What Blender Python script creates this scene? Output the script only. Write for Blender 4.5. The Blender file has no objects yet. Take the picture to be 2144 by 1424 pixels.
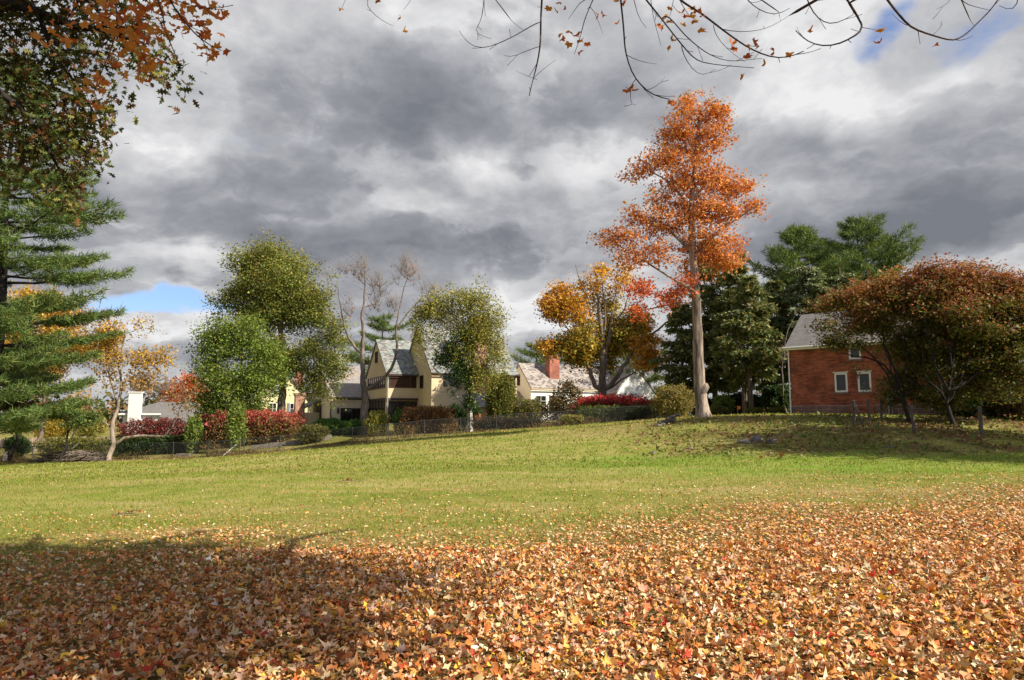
import bpy, math, random
import numpy as np
from mathutils import Vector, Matrix
rng = np.random.default_rng(11)
random.seed(11)
SC = bpy.context.scene
COL = SC.collection
R = math.radians

# ------------------------------------------------------------------ camera
W, H, F = 2144.0, 1424.0, 1500.0
HORIZON, CAMZ = 885.0, 1.65
PITCH = math.atan((HORIZON - H / 2) / F)
cam = bpy.data.cameras.new('camera')
cam.sensor_width = 36.0
cam.lens = F / W * 36.0
cam.clip_end = 5000
cam.clip_start = 0.05
camo = bpy.data.objects.new('camera', cam)
COL.objects.link(camo)
camo.location = (0, 0, CAMZ)
camo.rotation_euler = (math.pi / 2 + PITCH, 0, 0)
SC.camera = camo
CP, SP = math.cos(PITCH), math.sin(PITCH)


def ray(px, py):
    a, b = (px - W / 2) / F, (H / 2 - py) / F
    return np.array([a, CP - b * SP, SP + b * CP])


def at(px, py, Y):
    """world point at depth Y seen at photo position px, py"""
    d = ray(px, py)
    return np.array([0, 0, CAMZ]) + d * (Y / d[1])


# ------------------------------------------------------------------ view, sun, sky
SC.view_settings.view_transform = 'Standard'
SC.view_settings.look = 'None'
SC.view_settings.gamma = 1.0
SC.view_settings.exposure = 0.74
SUN_AZ = (0.90, -0.436)      # horizontal direction towards the sun
SUN_EL = R(36)
sd = np.array([SUN_AZ[0], SUN_AZ[1], 0.0])
sd = sd / np.linalg.norm(sd) * math.cos(SUN_EL)
sd[2] = math.sin(SUN_EL)
sun = bpy.data.lights.new('sun', 'SUN')
sun.energy = 5.0
sun.angle = R(0.53)
sun.color = (1.0, 0.93, 0.80)
suno = bpy.data.objects.new('sun', sun)
COL.objects.link(suno)
suno.location = (30, -15, 40)
suno.rotation_euler = Vector((-sd[0], -sd[1], -sd[2])).to_track_quat('-Z', 'Y').to_euler()


def nd(nt, typ, props=None, **ins):
    n = nt.nodes.new(typ)
    for k, v in (props or {}).items():
        setattr(n, k, v)
    for k, v in ins.items():
        key = int(k[1:]) if k[0] == 'i' and k[1:].isdigit() else k.replace('_', ' ')
        s = n.inputs[key]
        if isinstance(v, bpy.types.NodeSocket):
            nt.links.new(v, s)
        else:
            s.default_value = v
    return n


def math_(nt, op, a, b=0.0, clamp=False):
    return nd(nt, 'ShaderNodeMath', {'operation': op, 'use_clamp': clamp}, i0=a, i1=b).outputs[0]


def vmath(nt, op, a, b=(0, 0, 0), c=(0, 0, 0)):
    n = nd(nt, 'ShaderNodeVectorMath', {'operation': op}, i0=a, i1=b)
    if op == 'MULTIPLY_ADD':
        n.inputs[2].default_value = c
    return n.outputs['Value'] if op in ('LENGTH', 'DOT_PRODUCT') else n.outputs['Vector']


def mixc(nt, fac, a, b, blend='MIX'):
    n = nt.nodes.new('ShaderNodeMix')
    n.data_type = 'RGBA'
    n.blend_type = blend
    for sock, v in ((n.inputs[0], fac), (n.inputs[6], a), (n.inputs[7], b)):
        if isinstance(v, bpy.types.NodeSocket):
            nt.links.new(v, sock)
        else:
            sock.default_value = v if not isinstance(v, tuple) or len(v) == 4 else (*v, 1)
    return n.outputs[2]


def maprange(nt, v, a, b, c, d, smooth=True):
    n = nd(nt, 'ShaderNodeMapRange', {'interpolation_type': 'SMOOTHSTEP' if smooth else 'LINEAR'})
    nt.links.new(v, n.inputs[0])
    for i, x in enumerate((a, b, c, d)):
        n.inputs[i + 1].default_value = x
    return n.outputs[0]


def ramp(nt, fac, stops, interp='LINEAR'):
    n = nt.nodes.new('ShaderNodeValToRGB')
    n.color_ramp.interpolation = interp
    el = n.color_ramp.elements
    while len(el) < len(stops):
        el.new(0.5)
    for e, (p, c) in zip(el, stops):
        e.position = p
        e.color = (*c, 1)
    nt.links.new(fac, n.inputs[0])
    return n.outputs[0]


def noise(nt, vec, scale, detail=4, rough=0.5, dist=0.0, out='Fac'):
    n = nd(nt, 'ShaderNodeTexNoise', None, Scale=scale, Detail=detail, Roughness=rough, Distortion=dist)
    if vec is not None:
        nt.links.new(vec, n.inputs['Vector'])
    return n.outputs[out]


def build_world():
    w = bpy.data.worlds.new('World')
    SC.world = w
    w.use_nodes = True
    nt = w.node_tree
    nt.nodes.clear()
    out = nt.nodes.new('ShaderNodeOutputWorld')
    bg = nt.nodes.new('ShaderNodeBackground')
    bg.inputs[1].default_value = 0.1
    nt.links.new(bg.outputs[0], out.inputs[0])
    sky = nt.nodes.new('ShaderNodeTexSky')
    sky.sky_type = 'NISHITA'
    sky.sun_disc = False
    sky.sun_elevation = SUN_EL
    sky.sun_rotation = math.atan2(sd[0], sd[1])
    sky.air_density = 1.0
    sky.dust_density = 0.6
    d = nt.nodes.new('ShaderNodeTexCoord').outputs['Generated']
    w1 = vmath(nt, 'SUBTRACT', noise(nt, d, 3.2, 5, 0.6, out='Color'), (0.5, 0.5, 0.5))
    w1 = vmath(nt, 'MULTIPLY', w1, (0.30, 0.30, 0.17))
    dw = vmath(nt, 'ADD', d, w1)
    # flat cloud deck coordinates
    s = nd(nt, 'ShaderNodeSeparateXYZ', None, i0=dw)
    zz = math_(nt, 'ADD', math_(nt, 'MAXIMUM', s.outputs[2], 0.0), 0.20)
    cx = math_(nt, 'DIVIDE', s.outputs[0], zz)
    cy = math_(nt, 'DIVIDE', s.outputs[1], zz)
    p = nd(nt, 'ShaderNodeCombineXYZ', None, i0=cx, i1=cy, i2=0.37).outputs[0]
    big = noise(nt, p, 0.62, 3, 0.5, 0.2)
    mid = noise(nt, p, 1.7, 7, 0.52, 0.1)
    fine = noise(nt, vmath(nt, 'MULTIPLY', d, (1, 1, 1.7)), 9.0, 6, 0.6, 0.3)
    t = math_(nt, 'MULTIPLY_ADD', math_(nt, 'SUBTRACT', big, 0.5), 0.55)
    t.node.inputs[2].default_value = 0.50
    t = math_(nt, 'ADD', t, math_(nt, 'MULTIPLY', math_(nt, 'SUBTRACT', mid, 0.5), 0.72))
    t = math_(nt, 'ADD', t, math_(nt, 'MULTIPLY', math_(nt, 'SUBTRACT', fine, 0.5), 0.50))
    wisp = noise(nt, vmath(nt, 'MULTIPLY', dw, (1, 1, 1.9)), 24.0, 6, 0.62, 0.2)
    t = math_(nt, 'ADD', t, math_(nt, 'MULTIPLY', math_(nt, 'SUBTRACT', wisp, 0.5), 0.22))

    def blob(px, py, rx, ry, wgt, vec, soft=1.35):
        c = ray(px, py)
        c = c / np.linalg.norm(c)
        sc_ = (F / rx, 2.0, F / ry)
        v = vmath(nt, 'MULTIPLY_ADD', vec, sc_, tuple(-c[i] * sc_[i] for i in range(3)))
        return maprange(nt, vmath(nt, 'LENGTH', v), soft, 0.15, 0.0, wgt)

    banks = [  # cloud banks in this sky: dark bellies and bright edges
        (740, 270, 330, 150, -0.26), (450, 420, 300, 75, -0.24), (900, 500, 380, 55, -0.26), (560, 530, 300, 50, -0.14),
        (1850, 360, 330, 100, -0.20), (1950, 490, 330, 90, -0.30), (1700, 540, 250, 60, -0.24), (260, 575, 230, 40, -0.22),
        (1160, 470, 280, 70, -0.18), (1270, 250, 140, 70, -0.14), (950, 140, 260, 70, -0.08), (1150, 560, 240, 35, -0.10),
        (1010, 350, 110, 60, 0.34), (780, 440, 220, 38, 0.20), (420, 200, 110, 200, 0.16), (330, 330, 110, 60, 0.22),
        (640, 40, 420, 60, 0.12), (1720, 170, 150, 80, 0.13), (1240, 330, 90, 60, 0.22), (1060, 610, 190, 48, 0.26), (1400, 60, 500, 70, 0.05),
        (1120, 680, 150, 45, 0.2), (380, 710, 170, 55, 0.26), (340, 540, 110, 26, 0.18), (1560, 610, 140, 60, 0.14),
    ]
    for b in banks:
        t = math_(nt, 'ADD', t, blob(*b, dw))
    # heaped clouds: crisp bright rims round darker bellies
    dq = vmath(nt, 'ADD', d, vmath(nt, 'MULTIPLY', w1, (0.25, 0.25, 0.25)))
    s2 = nd(nt, 'ShaderNodeSeparateXYZ', None, i0=dq)
    z2 = math_(nt, 'ADD', math_(nt, 'MAXIMUM', s2.outputs[2], 0.0), 0.26)
    p2 = nd(nt, 'ShaderNodeCombineXYZ', None, i0=math_(nt, 'DIVIDE', s2.outputs[0], z2), i1=math_(nt, 'DIVIDE', s2.outputs[1], z2), i2=1.7).outputs[0]
    heap = math_(nt, 'ADD', noise(nt, p2, 1.5, 11, 0.56, 0.0), math_(nt, 'MULTIPLY', math_(nt, 'SUBTRACT', fine, 0.5), 0.16))
    heap = math_(nt, 'SUBTRACT', heap, math_(nt, 'MULTIPLY', math_(nt, 'SUBTRACT', t, 0.5), 0.22))
    belly = maprange(nt, heap, 0.48, 0.64, 0.0, -0.12)
    rim = math_(nt, 'MULTIPLY', maprange(nt, heap, 0.37, 0.48, 0.0, 0.17), maprange(nt, heap, 0.475, 0.525, 1.0, 0.0))
    heap2 = math_(nt, 'ADD', noise(nt, p2, 4.0, 9, 0.54, 0.0), math_(nt, 'MULTIPLY', math_(nt, 'SUBTRACT', wisp, 0.5), 0.12))
    rim2 = math_(nt, 'MULTIPLY', maprange(nt, heap2, 0.40, 0.50, 0.0, 0.06), maprange(nt, heap2, 0.49, 0.56, 1.0, 0.0))
    belly2 = maprange(nt, heap2, 0.48, 0.64, 0.0, -0.06)
    t = math_(nt, 'ADD', math_(nt, 'ADD', t, 0.03), math_(nt, 'ADD', math_(nt, 'ADD', belly, rim), math_(nt, 'ADD', belly2, rim2)))
    cloud = ramp(nt, t, [(0.06, (1.2, 1.27, 1.46)), (0.32, (1.9, 1.96, 2.16)), (0.50, (2.75, 2.79, 2.95)), (0.68, (3.7, 3.71, 3.8)), (0.95, (5.2, 5.2, 5.25))])
    holes = None
    for b in [(370, 650, 165, 38, 1.0), (260, 655, 80, 32, 0.8), (2050, 55, 150, 60, 0.66), (1800, 60, 80, 50, 0.5), (190, 100, 80, 60, 0.4)]:
        v = blob(*b, dw, 1.2)
        holes = v if holes is None else math_(nt, 'MAXIMUM', holes, v)
    far = maprange(nt, noise(nt, p, 0.9, 5, 0.55), 0.44, 0.58, 0.0, 1.0)      # unseen cloud behind the camera, broken open to lower the ambient fill
    behind = maprange(nt, s.outputs[1], 0.25, -0.15, 0.0, 1.0)
    holes = math_(nt, 'MAXIMUM', holes, math_(nt, 'MULTIPLY', far, behind))
    holes = maprange(nt, math_(nt, 'ADD', holes, math_(nt, 'ADD', math_(nt, 'MULTIPLY', math_(nt, 'SUBTRACT', mid, 0.55), 1.3), math_(nt, 'MULTIPLY', math_(nt, 'SUBTRACT', fine, 0.5), 1.1))), 0.24, 0.78, 0.0, 1.0)
    blue = mixc(nt, 1.0, sky.outputs[0], (0.72, 0.80, 1.02), 'MULTIPLY')
    nt.links.new(mixc(nt, holes, cloud, blue), bg.inputs[0])
    w.cycles.sampling_method = 'MANUAL'
    w.cycles.sample_map_resolution = 512


build_world()
SC.cycles.max_bounces = 6
SC.cycles.transparent_max_bounces = 6
SC.cycles.use_denoising = True

# ------------------------------------------------------------------ materials
MATS = {}


def principled(name, rough=0.8, spec=0.3):
    m = bpy.data.materials.new(name)
    m.use_nodes = True
    nt = m.node_tree
    b = nt.nodes['Principled BSDF']
    b.inputs['Roughness'].default_value = rough
    b.inputs['Specular IOR Level'].default_value = spec
    MATS[name] = m
    return m, nt, b


def bump(nt, b, h, strength=0.4, dist=0.02):
    n = nd(nt, 'ShaderNodeBump', None, Strength=strength, Distance=dist, Height=h)
    nt.links.new(n.outputs[0], b.inputs['Normal'])


def mat_plain(name, col, var=0.25, scale=6.0, rough=0.8, bmp=0.3, spec=0.3, stretch=(1, 1, 1), metal=0.0, sharp=0.2):
    m, nt, b = principled(name, rough, spec)
    oc = nt.nodes.new('ShaderNodeTexCoord').outputs['Object']
    v = vmath(nt, 'MULTIPLY', oc, stretch)
    f = noise(nt, v, scale, 6, 0.6)
    f2 = noise(nt, v, scale * 0.17, 3, 0.5)
    f = math_(nt, 'ADD', math_(nt, 'MULTIPLY', f, 0.6), math_(nt, 'MULTIPLY', f2, 0.4))
    lo = tuple(c * (1 - var) for c in col)
    hi = tuple(min(1, c * (1 + var)) for c in col)
    nt.links.new(ramp(nt, f, [(0.5 - sharp, lo), (0.5 + sharp, hi)]), b.inputs['Base Color'])
    b.inputs['Metallic'].default_value = metal
    if bmp:
        bump(nt, b, f, bmp, 0.03)
    return m


def mat_leaf(name, trans=0.32, rough=0.55, spec=0.25):
    m, nt, b = principled(name, rough, spec)
    a = nt.nodes.new('ShaderNodeAttribute')
    a.attribute_name = 'Col'
    nt.links.new(a.outputs['Color'], b.inputs['Base Color'])
    tr = nt.nodes.new('ShaderNodeBsdfTranslucent')
    nt.links.new(mixc(nt, 1.0, a.outputs['Color'], (1.25, 1.15, 0.7, 1), 'MULTIPLY'), tr.inputs[0])
    mx = nd(nt, 'ShaderNodeMixShader', None, i0=trans, i1=b.outputs[0], i2=tr.outputs[0])
    nt.links.new(mx.outputs[0], nt.nodes['Material Output'].inputs[0])
    return m


def mat_brick(name, c1, c2, mortar, bw=0.21, bh=0.07, ms=0.008, stain=0.35, rough=0.9):
    m, nt, b = principled(name, rough, 0.2)
    uv = nt.nodes.new('ShaderNodeTexCoord').outputs['UV']
    br = nd(nt, 'ShaderNodeTexBrick', {'offset': 0.5}, Scale=1.0, Brick_Width=bw, Row_Height=bh, Mortar_Size=ms, Mortar_Smooth=0.2, Bias=0.0)
    nt.links.new(uv, br.inputs['Vector'])
    br.inputs['Color1'].default_value = (*c1, 1)
    br.inputs['Color2'].default_value = (*c2, 1)
    br.inputs['Mortar'].default_value = (*mortar, 1)
    n1 = noise(nt, uv, 0.7, 5, 0.6)
    n2 = noise(nt, vmath(nt, 'MULTIPLY', uv, (1.3, 9, 1)), 1.0, 4, 0.6)
    f = math_(nt, 'ADD', math_(nt, 'MULTIPLY', n1, 0.6), math_(nt, 'MULTIPLY', n2, 0.4))
    col = mixc(nt, 1.0, br.outputs['Color'], ramp(nt, f, [(0.40, (1 - stain,) * 3), (0.5, (1, 1, 1)), (0.62, (1.4, 1.35, 1.3))]), 'MULTIPLY')
    nt.links.new(col, b.inputs['Base Color'])
    bump(nt, b, math_(nt, 'SUBTRACT', 1.0, br.outputs['Fac']), 0.5, 0.01)
    return m


def mat_slate(name, cols, bw=0.32, bh=0.2, rough=0.65):
    m, nt, b = principled(name, rough, 0.4)
    uv = nt.nodes.new('ShaderNodeTexCoord').outputs['UV']
    br = nd(nt, 'ShaderNodeTexBrick', {'offset': 0.5}, Scale=1.0, Brick_Width=bw, Row_Height=bh, Mortar_Size=0.012, Mortar_Smooth=0.1, Bias=0.0)
    nt.links.new(uv, br.inputs['Vector'])
    br.inputs['Color1'].default_value = (0, 0, 0, 1)
    br.inputs['Color2'].default_value = (1, 1, 1, 1)
    br.inputs['Mortar'].default_value = (0.5, 0.5, 0.5, 1)
    n = len(cols)
    c = ramp(nt, br.outputs['Color'], [((i + 0.0) / n, k) for i, k in enumerate(cols)], 'CONSTANT')
    streak = noise(nt, vmath(nt, 'MULTIPLY', uv, (1.0, 3.0, 1)), 1.6, 5, 0.65)
    c = mixc(nt, 1.0, c, ramp(nt, streak, [(0.3, (0.72,) * 3), (0.7, (1.25,) * 3)]), 'MULTIPLY')
    c = mixc(nt, math_(nt, 'MULTIPLY', br.outputs['Fac'], 0.6), c, (0.05, 0.05, 0.055))
    nt.links.new(c, b.inputs['Base Color'])
    saw = math_(nt, 'FRACT', math_(nt, 'DIVIDE', nd(nt, 'ShaderNodeSeparateXYZ', None, i0=uv).outputs[1], bh))
    bump(nt, b, math_(nt, 'SUBTRACT', math_(nt, 'SUBTRACT', 1.0, saw), br.outputs['Fac']), 0.6, 0.02)
    return m


M_LEAF = mat_leaf('leaf_tissue')
M_DRY = mat_leaf('dry_leaf_tissue', 0.12, 0.7, 0.2)
M_NEEDLE = mat_leaf('needle_tissue', 0.25, 0.6, 0.2)
M_GRASS = mat_leaf('grass_blade_tissue', 0.35, 0.6, 0.2)
M_BARK = mat_plain('grey_brown_bark', (0.17, 0.135, 0.105), 0.5, 4, 0.95, 0.9, 0.1, (3, 3, 0.5), sharp=.1)
M_BARKL = mat_plain('pale_furrowed_bark', (0.25, 0.195, 0.15), 0.6, 3.0, 0.95, 1.0, 0.1, (3.2, 3.2, 0.35), sharp=.09)
M_BARKD = mat_plain('dark_bark', (0.034, 0.028, 0.024), 0.4, 9, 0.95, 0.8, 0.1, (3, 3, 0.5))
M_BIRCH = mat_plain('whitish_bark', (0.40, 0.36, 0.31), 0.5, 4, 0.85, 0.5, 0.2, (1, 1, 2.2), sharp=.1)
M_TWIG = mat_plain('twig_bark', (0.19, 0.155, 0.13), 0.3, 12, 0.9, 0.2, 0.1)
M_WOOD = mat_plain('weathered_post_wood', (0.125, 0.10, 0.08), 0.45, 8, 0.95, 0.7, 0.1, (4, 4, 0.6))
M_ROCK = mat_plain('fieldstone', (0.17, 0.145, 0.12), 0.45, 3.5, 0.9, 0.8, 0.2)
M_BROWNSTONE = mat_plain('brownstone_block', (0.20, 0.115, 0.095), 0.45, 4.0, 0.92, 0.7, 0.15)
M_MORTAR = mat_plain('lime_mortar', (0.42, 0.36, 0.33), 0.3, 9, 0.95, 0.4, 0.1)
M_BRICK = mat_brick('old_red_brick', (0.40, 0.105, 0.05), (0.19, 0.056, 0.034), (0.28, 0.15, 0.11), ms=0.007, stain=.5)
M_BRICKC = mat_brick('chimney_brick', (0.46, 0.14, 0.085), (0.34, 0.11, 0.08), (0.38, 0.26, 0.2))
M_BRICKP = mat_brick('mottled_pink_brick', (0.44, 0.20, 0.13), (0.22, 0.10, 0.075), (0.42, 0.33, 0.27))
M_SLATE = mat_slate('variegated_slate', [(0.21, 0.225, 0.20), (0.27, 0.28, 0.245), (0.16, 0.175, 0.165), (0.24, 0.255, 0.23), (0.17, 0.125, 0.11), (0.31, 0.31, 0.27), (0.12, 0.13, 0.13)])
M_SLATEP = mat_slate('pinkish_slate', [(0.30, 0.25, 0.22), (0.27, 0.25, 0.245), (0.38, 0.26, 0.18), (0.29, 0.27, 0.25), (0.33, 0.28, 0.25), (0.24, 0.23, 0.235)])
M_SLATEC = mat_slate('mottled_buff_slate', [(0.37, 0.32, 0.28), (0.33, 0.27, 0.24), (0.19, 0.13, 0.11), (0.41, 0.37, 0.32), (0.29, 0.26, 0.235), (0.35, 0.30, 0.26), (0.15, 0.145, 0.14)])
M_ASPHALT = mat_slate('grey_asphalt_shingle', [(0.17, 0.155, 0.145), (0.20, 0.185, 0.17), (0.185, 0.17, 0.155), (0.16, 0.15, 0.14)], 0.30, 0.14, 0.9)
M_STUCCO = mat_plain('tan_stucco', (0.62, 0.49, 0.31), 0.16, 1.2, 0.92, 0.3, 0.1)
M_STUCCOW = mat_plain('cream_stucco', (0.70, 0.60, 0.45), 0.10, 2.0, 0.92, 0.3, 0.1)
M_WHITEWALL = mat_plain('white_painted_siding', (0.74, 0.73, 0.68), 0.06, 1.5, 0.75, 0.1, 0.3)
M_YELLOWWALL = mat_plain('pale_yellow_siding', (0.74, 0.66, 0.36), 0.07, 1.5, 0.8, 0.1, 0.3)
M_WHITE = mat_plain('white_trim_paint', (0.78, 0.77, 0.74), 0.08, 5, 0.5, 0.05, 0.4)
M_BROWNTRIM = mat_plain('dark_brown_trim', (0.045, 0.022, 0.016), 0.3, 6, 0.6, 0.1, 0.4)
M_COPPER = mat_plain('verdigris_downspout', (0.25, 0.30, 0.32), 0.25, 5, 0.6, 0.1, 0.4)
M_GREYMETAL = mat_plain('grey_galvanised_metal', (0.32, 0.33, 0.34), 0.2, 8, 0.45, 0.05, 0.5, metal=0.5)
M_WIRE = mat_plain('dark_fence_metal', (0.045, 0.045, 0.04), 0.3, 8, 0.6, 0.05, 0.3)
M_INTERIOR = mat_plain('dark_interior', (0.02, 0.016, 0.014), 0.4, 3, 0.9, 0, 0.1)
M_PINKSTONE = mat_plain('pinkish_kerb_stone', (0.58, 0.42, 0.33), 0.2, 4, 0.9, 0.3, 0.2)
M_CURTAIN = mat_plain('grey_window_blind', (0.10, 0.105, 0.10), 0.12, 3, 0.9, 0.0, 0.1)


def mat_glass(name, col, rough=0.06):
    m, nt, b = principled(name, rough, 0.5)
    b.inputs['Base Color'].default_value = (*col, 1)
    g = noise(nt, nt.nodes.new('ShaderNodeTexCoord').outputs['Object'], 1.3, 2, 0.5)
    bump(nt, b, g, 0.12, 0.05)
    return m


M_GLASS = mat_glass('dark_window_glass', (0.018, 0.017, 0.016))
M_GLASSR = mat_glass('brown_reflecting_glass', (0.06, 0.03, 0.02), 0.12)


# ------------------------------------------------------------------ mesh helpers
def thing(name, label, cat, loc=(0, 0, 0), rotz=0.0, group=None):
    o = bpy.data.objects.new(name, None)
    o.empty_display_size = 0.3
    COL.objects.link(o)
    o.location = loc
    o.rotation_euler = (0, 0, rotz)
    o['label'], o['category'] = label, cat
    if group:
        o['group'] = group
    return o


def tag(o, label, cat, group=None):
    o['label'], o['category'] = label, cat
    if group:
        o['group'] = group
    return o


def mesh_data(name, V, Fc, mat, col=None, smooth=False, uv=None):
    """V (n,3); Fc (m,k) int array of equal polygons"""
    V = np.ascontiguousarray(V, dtype=np.float32)
    Fc = np.ascontiguousarray(Fc, dtype=np.int32)
    me = bpy.data.meshes.new(name)
    m, k = Fc.shape
    me.vertices.add(len(V))
    me.vertices.foreach_set('co', V.ravel())
    me.loops.add(m * k)
    me.loops.foreach_set('vertex_index', Fc.ravel())
    me.polygons.add(m)
    me.polygons.foreach_set('loop_start', np.arange(m, dtype=np.int32) * k)
    me.polygons.foreach_set('loop_total', np.full(m, k, dtype=np.int32))
    if smooth:
        me.polygons.foreach_set('use_smooth', np.ones(m, dtype=bool))
    if col is not None:
        a = me.color_attributes.new('Col', 'FLOAT_COLOR', 'POINT')
        c4 = np.ones((len(V), 4), dtype=np.float32)
        c4[:, :np.shape(col)[-1]] = col
        a.data.foreach_set('color', c4.ravel())
    me.materials.append(mat)
    me.update()
    me.validate()
    return me


def link(name, me, parent=None, loc=None):
    o = bpy.data.objects.new(name, me)
    COL.objects.link(o)
    if parent is not None:
        o.parent = parent
    if loc is not None:
        o.location = loc
    return o


class MB:
    """collects polygons for hard-surface parts; UVs in metres on each face plane"""

    def __init__(s):
        s.v, s.f = [], []

    def poly(s, pts):
        i = len(s.v)
        s.v += [tuple(map(float, p)) for p in pts]
        s.f.append(tuple(range(i, i + len(pts))))
        return s

    def box(s, x0, x1, y0, y1, z0, z1):
        x0, x1 = min(x0, x1), max(x0, x1)
        y0, y1 = min(y0, y1), max(y0, y1)
        i = len(s.v)
        s.v += [(x, y, z) for z in (z0, z1) for y in (y0, y1) for x in (x0, x1)]
        s.f += [tuple(i + k for k in q) for q in ((0, 2, 3, 1), (4, 5, 7, 6), (0, 1, 5, 4), (2, 6, 7, 3), (0, 4, 6, 2), (1, 3, 7, 5))]
        return s

    def slab(s, quad, t):
        """thick sheet: quad counter-clockwise seen from above its outer side"""
        q = [np.array(p, float) for p in quad]
        n = np.cross(q[1] - q[0], q[3] - q[0])
        n /= np.linalg.norm(n)
        i = len(s.v)
        s.v += [tuple(p) for p in q] + [tuple(p - n * t) for p in q]
        s.f += [tuple(i + k for k in f) for f in ((0, 1, 2, 3), (7, 6, 5, 4), (0, 4, 5, 1), (1, 5, 6, 2), (2, 6, 7, 3), (3, 7, 4, 0))]
        return s

    def tube(s, pts, r, k=6):
        V, Fq = tube_np(np.array(pts, float), np.full(len(pts), r) if np.isscalar(r) else np.array(r), k)
        i = len(s.v)
        s.v += [tuple(p) for p in V]
        s.f += [tuple(i + x for x in f) for f in Fq]
        s.f.append(tuple(i + x for x in range(k))[::-1])
        s.f.append(tuple(i + len(V) - k + x for x in range(k)))
        return s

    def build(s, name, mat, parent=None, loc=None, bevel=0.0):
        me = bpy.data.meshes.new(name)
        me.from_pydata(s.v, [], s.f)
        uvl = me.uv_layers.new(name='UVMap')
        for p in me.polygons:
            n = p.normal
            if abs(n.z) > 0.98:
                u, v = Vector((1, 0, 0)), Vector((0, 1, 0))
            else:
                u = Vector((0, 0, 1)).cross(n).normalized()
                v = n.cross(u)
            for li in p.loop_indices:
                co = me.vertices[me.loops[li].vertex_index].co
                uvl.data[li].uv = (co.dot(u), co.dot(v))
        me.materials.append(mat)
        me.update()
        o = link(name, me, parent, loc)
        if bevel:
            b = o.modifiers.new('bevel', 'BEVEL')
            b.width = bevel
            b.segments = 2
        return o


def tube_np(P, r, k=6):
    n = len(P)
    T = np.gradient(P, axis=0)
    T /= np.linalg.norm(T, axis=1, keepdims=True) + 1e-9
    ref = np.array([0.31, 0.17, 0.93]) if abs(T[:, 2]).mean() < 0.8 else np.array([0.95, 0.3, 0.1])
    A = np.cross(T, ref)
    A /= np.linalg.norm(A, axis=1, keepdims=True) + 1e-9
    B = np.cross(T, A)
    th = np.linspace(0, 2 * math.pi, k, endpoint=False)
    V = P[:, None, :] + r[:, None, None] * (np.cos(th)[None, :, None] * A[:, None, :] + np.sin(th)[None, :, None] * B[:, None, :])
    i = np.arange(n - 1)[:, None] * k
    j = np.arange(k)[None, :]
    j2 = (j + 1) % k
    Fq = np.stack([i + j, i + j2, i + k + j2, i + k + j], axis=-1).reshape(-1, 4)
    return V.reshape(-1, 3), Fq


def join_np(parts):
    V, Fs, o = [], [], 0
    for v, f in parts:
        V.append(v)
        Fs.append(f + o)
        o += len(v)
    return np.concatenate(V), np.concatenate(Fs)


# leaf templates: (verts, tris), lying in xy, unit length
def fan(pts, curl=(0, 0, 0), fold=0.0, squeeze=1.0):
    pts = np.array([(x, y, 0) for x, y in pts], float)
    c = pts.mean(0, keepdims=True)
    v = np.concatenate([c, pts])
    v[:, 2] = curl[0] * (v[:, 0] - c[0, 0]) ** 2 + curl[1] * v[:, 1] ** 2 + curl[2] * v[:, 0] * v[:, 1] + fold * np.abs(v[:, 1])
    v[:, 1] *= squeeze
    k = len(pts)
    f = np.array([(0, 1 + i, 1 + (i + 1) % k) for i in range(k)])
    return v, f


def maple_tpl(curl, fold=0.0, sq=1.0):
    pol = [(-90, .14), (-52, .34), (-14, .47), (12, .37), (38, .60), (64, .40), (90, .66), (116, .40), (142, .60), (168, .37), (194, .47), (232, .34)]
    return fan([(r * math.sin(R(90 - a)), r * math.cos(R(90 - a))) for a, r in pol], curl, fold, sq)


def oak_tpl(curl):
    up = [(0, .0), (.16, .05), (.20, .20), (.32, .06), (.46, .32), (.55, .08), (.72, .26), (.76, .08), (1, 0)]
    pts = up + [(x, -y) for x, y in up[-2:0:-1]]
    return fan([(x - .5, y) for x, y in pts], curl)


T_RHOMB = (np.array([(-.5, 0, 0), (0, -.3, .07), (.5, 0, 0), (0, .3, .07)], float), np.array([(0, 1, 2), (0, 2, 3)]))
T_NEEDLE = (np.array([(0, -.06, 0), (0, .06, 0), (1, 0, 0)], float), np.array([(0, 1, 2)]))
T_SPRAY = (np.array([(-.1, 0, 0), (.35, -.2, 0), (1, 0, -.1), (.35, .2, 0)], float), np.array([(0, 1, 2), (0, 2, 3)]))
T_TRI = (np.array([(-.5, -.12, 0), (.46, -.36, .06), (.14, .44, 0)], float), np.array([(0, 1, 2)]))
T_HEX = fan([(.5, 0), (.22, .42), (-.28, .36), (-.5, .02), (-.25, -.4), (.25, -.36)], (0.5, -0.3, 0.3))
MAPLES = [maple_tpl(*c) for c in (((.9, 1.5, .3), .2, .85), ((-1.3, .8, -.9), .5, .62), ((2.0, -.5, .7), .9, .5), ((.1, 2.0, .9), .3, .6), ((-.9, -1.6, .5), 1.0, .42), ((1.8, 1.2, -.8), -.7, .55), ((.3, .4, 1.5), 1.3, .32), ((-1.6, .6, .2), .1, .8), ((.5, -1.3, -1.2), .6, .7), ((2.2, .3, 1.2), -1.1, .4))]
_sr = np.random.default_rng(3)
SHARDS = []
for _ in range(9):      # curled, torn leaves
    a_ = np.sort(_sr.uniform(0, 2 * math.pi, 6)) + np.linspace(0, .3, 6)
    r_ = _sr.uniform(.3, .6, 6)
    SHARDS.append(fan([(r_[k] * math.cos(a_[k]), r_[k] * math.sin(a_[k])) for k in range(6)], tuple(np.clip(_sr.normal(0, .6, 3), -.9, .9)), _sr.uniform(-.4, .6), _sr.uniform(.4, .8)))
OAKS = [oak_tpl(c) for c in ((.3, .5, .2), (-.4, .3, -.3), (.5, -.4, .3))]


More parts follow.
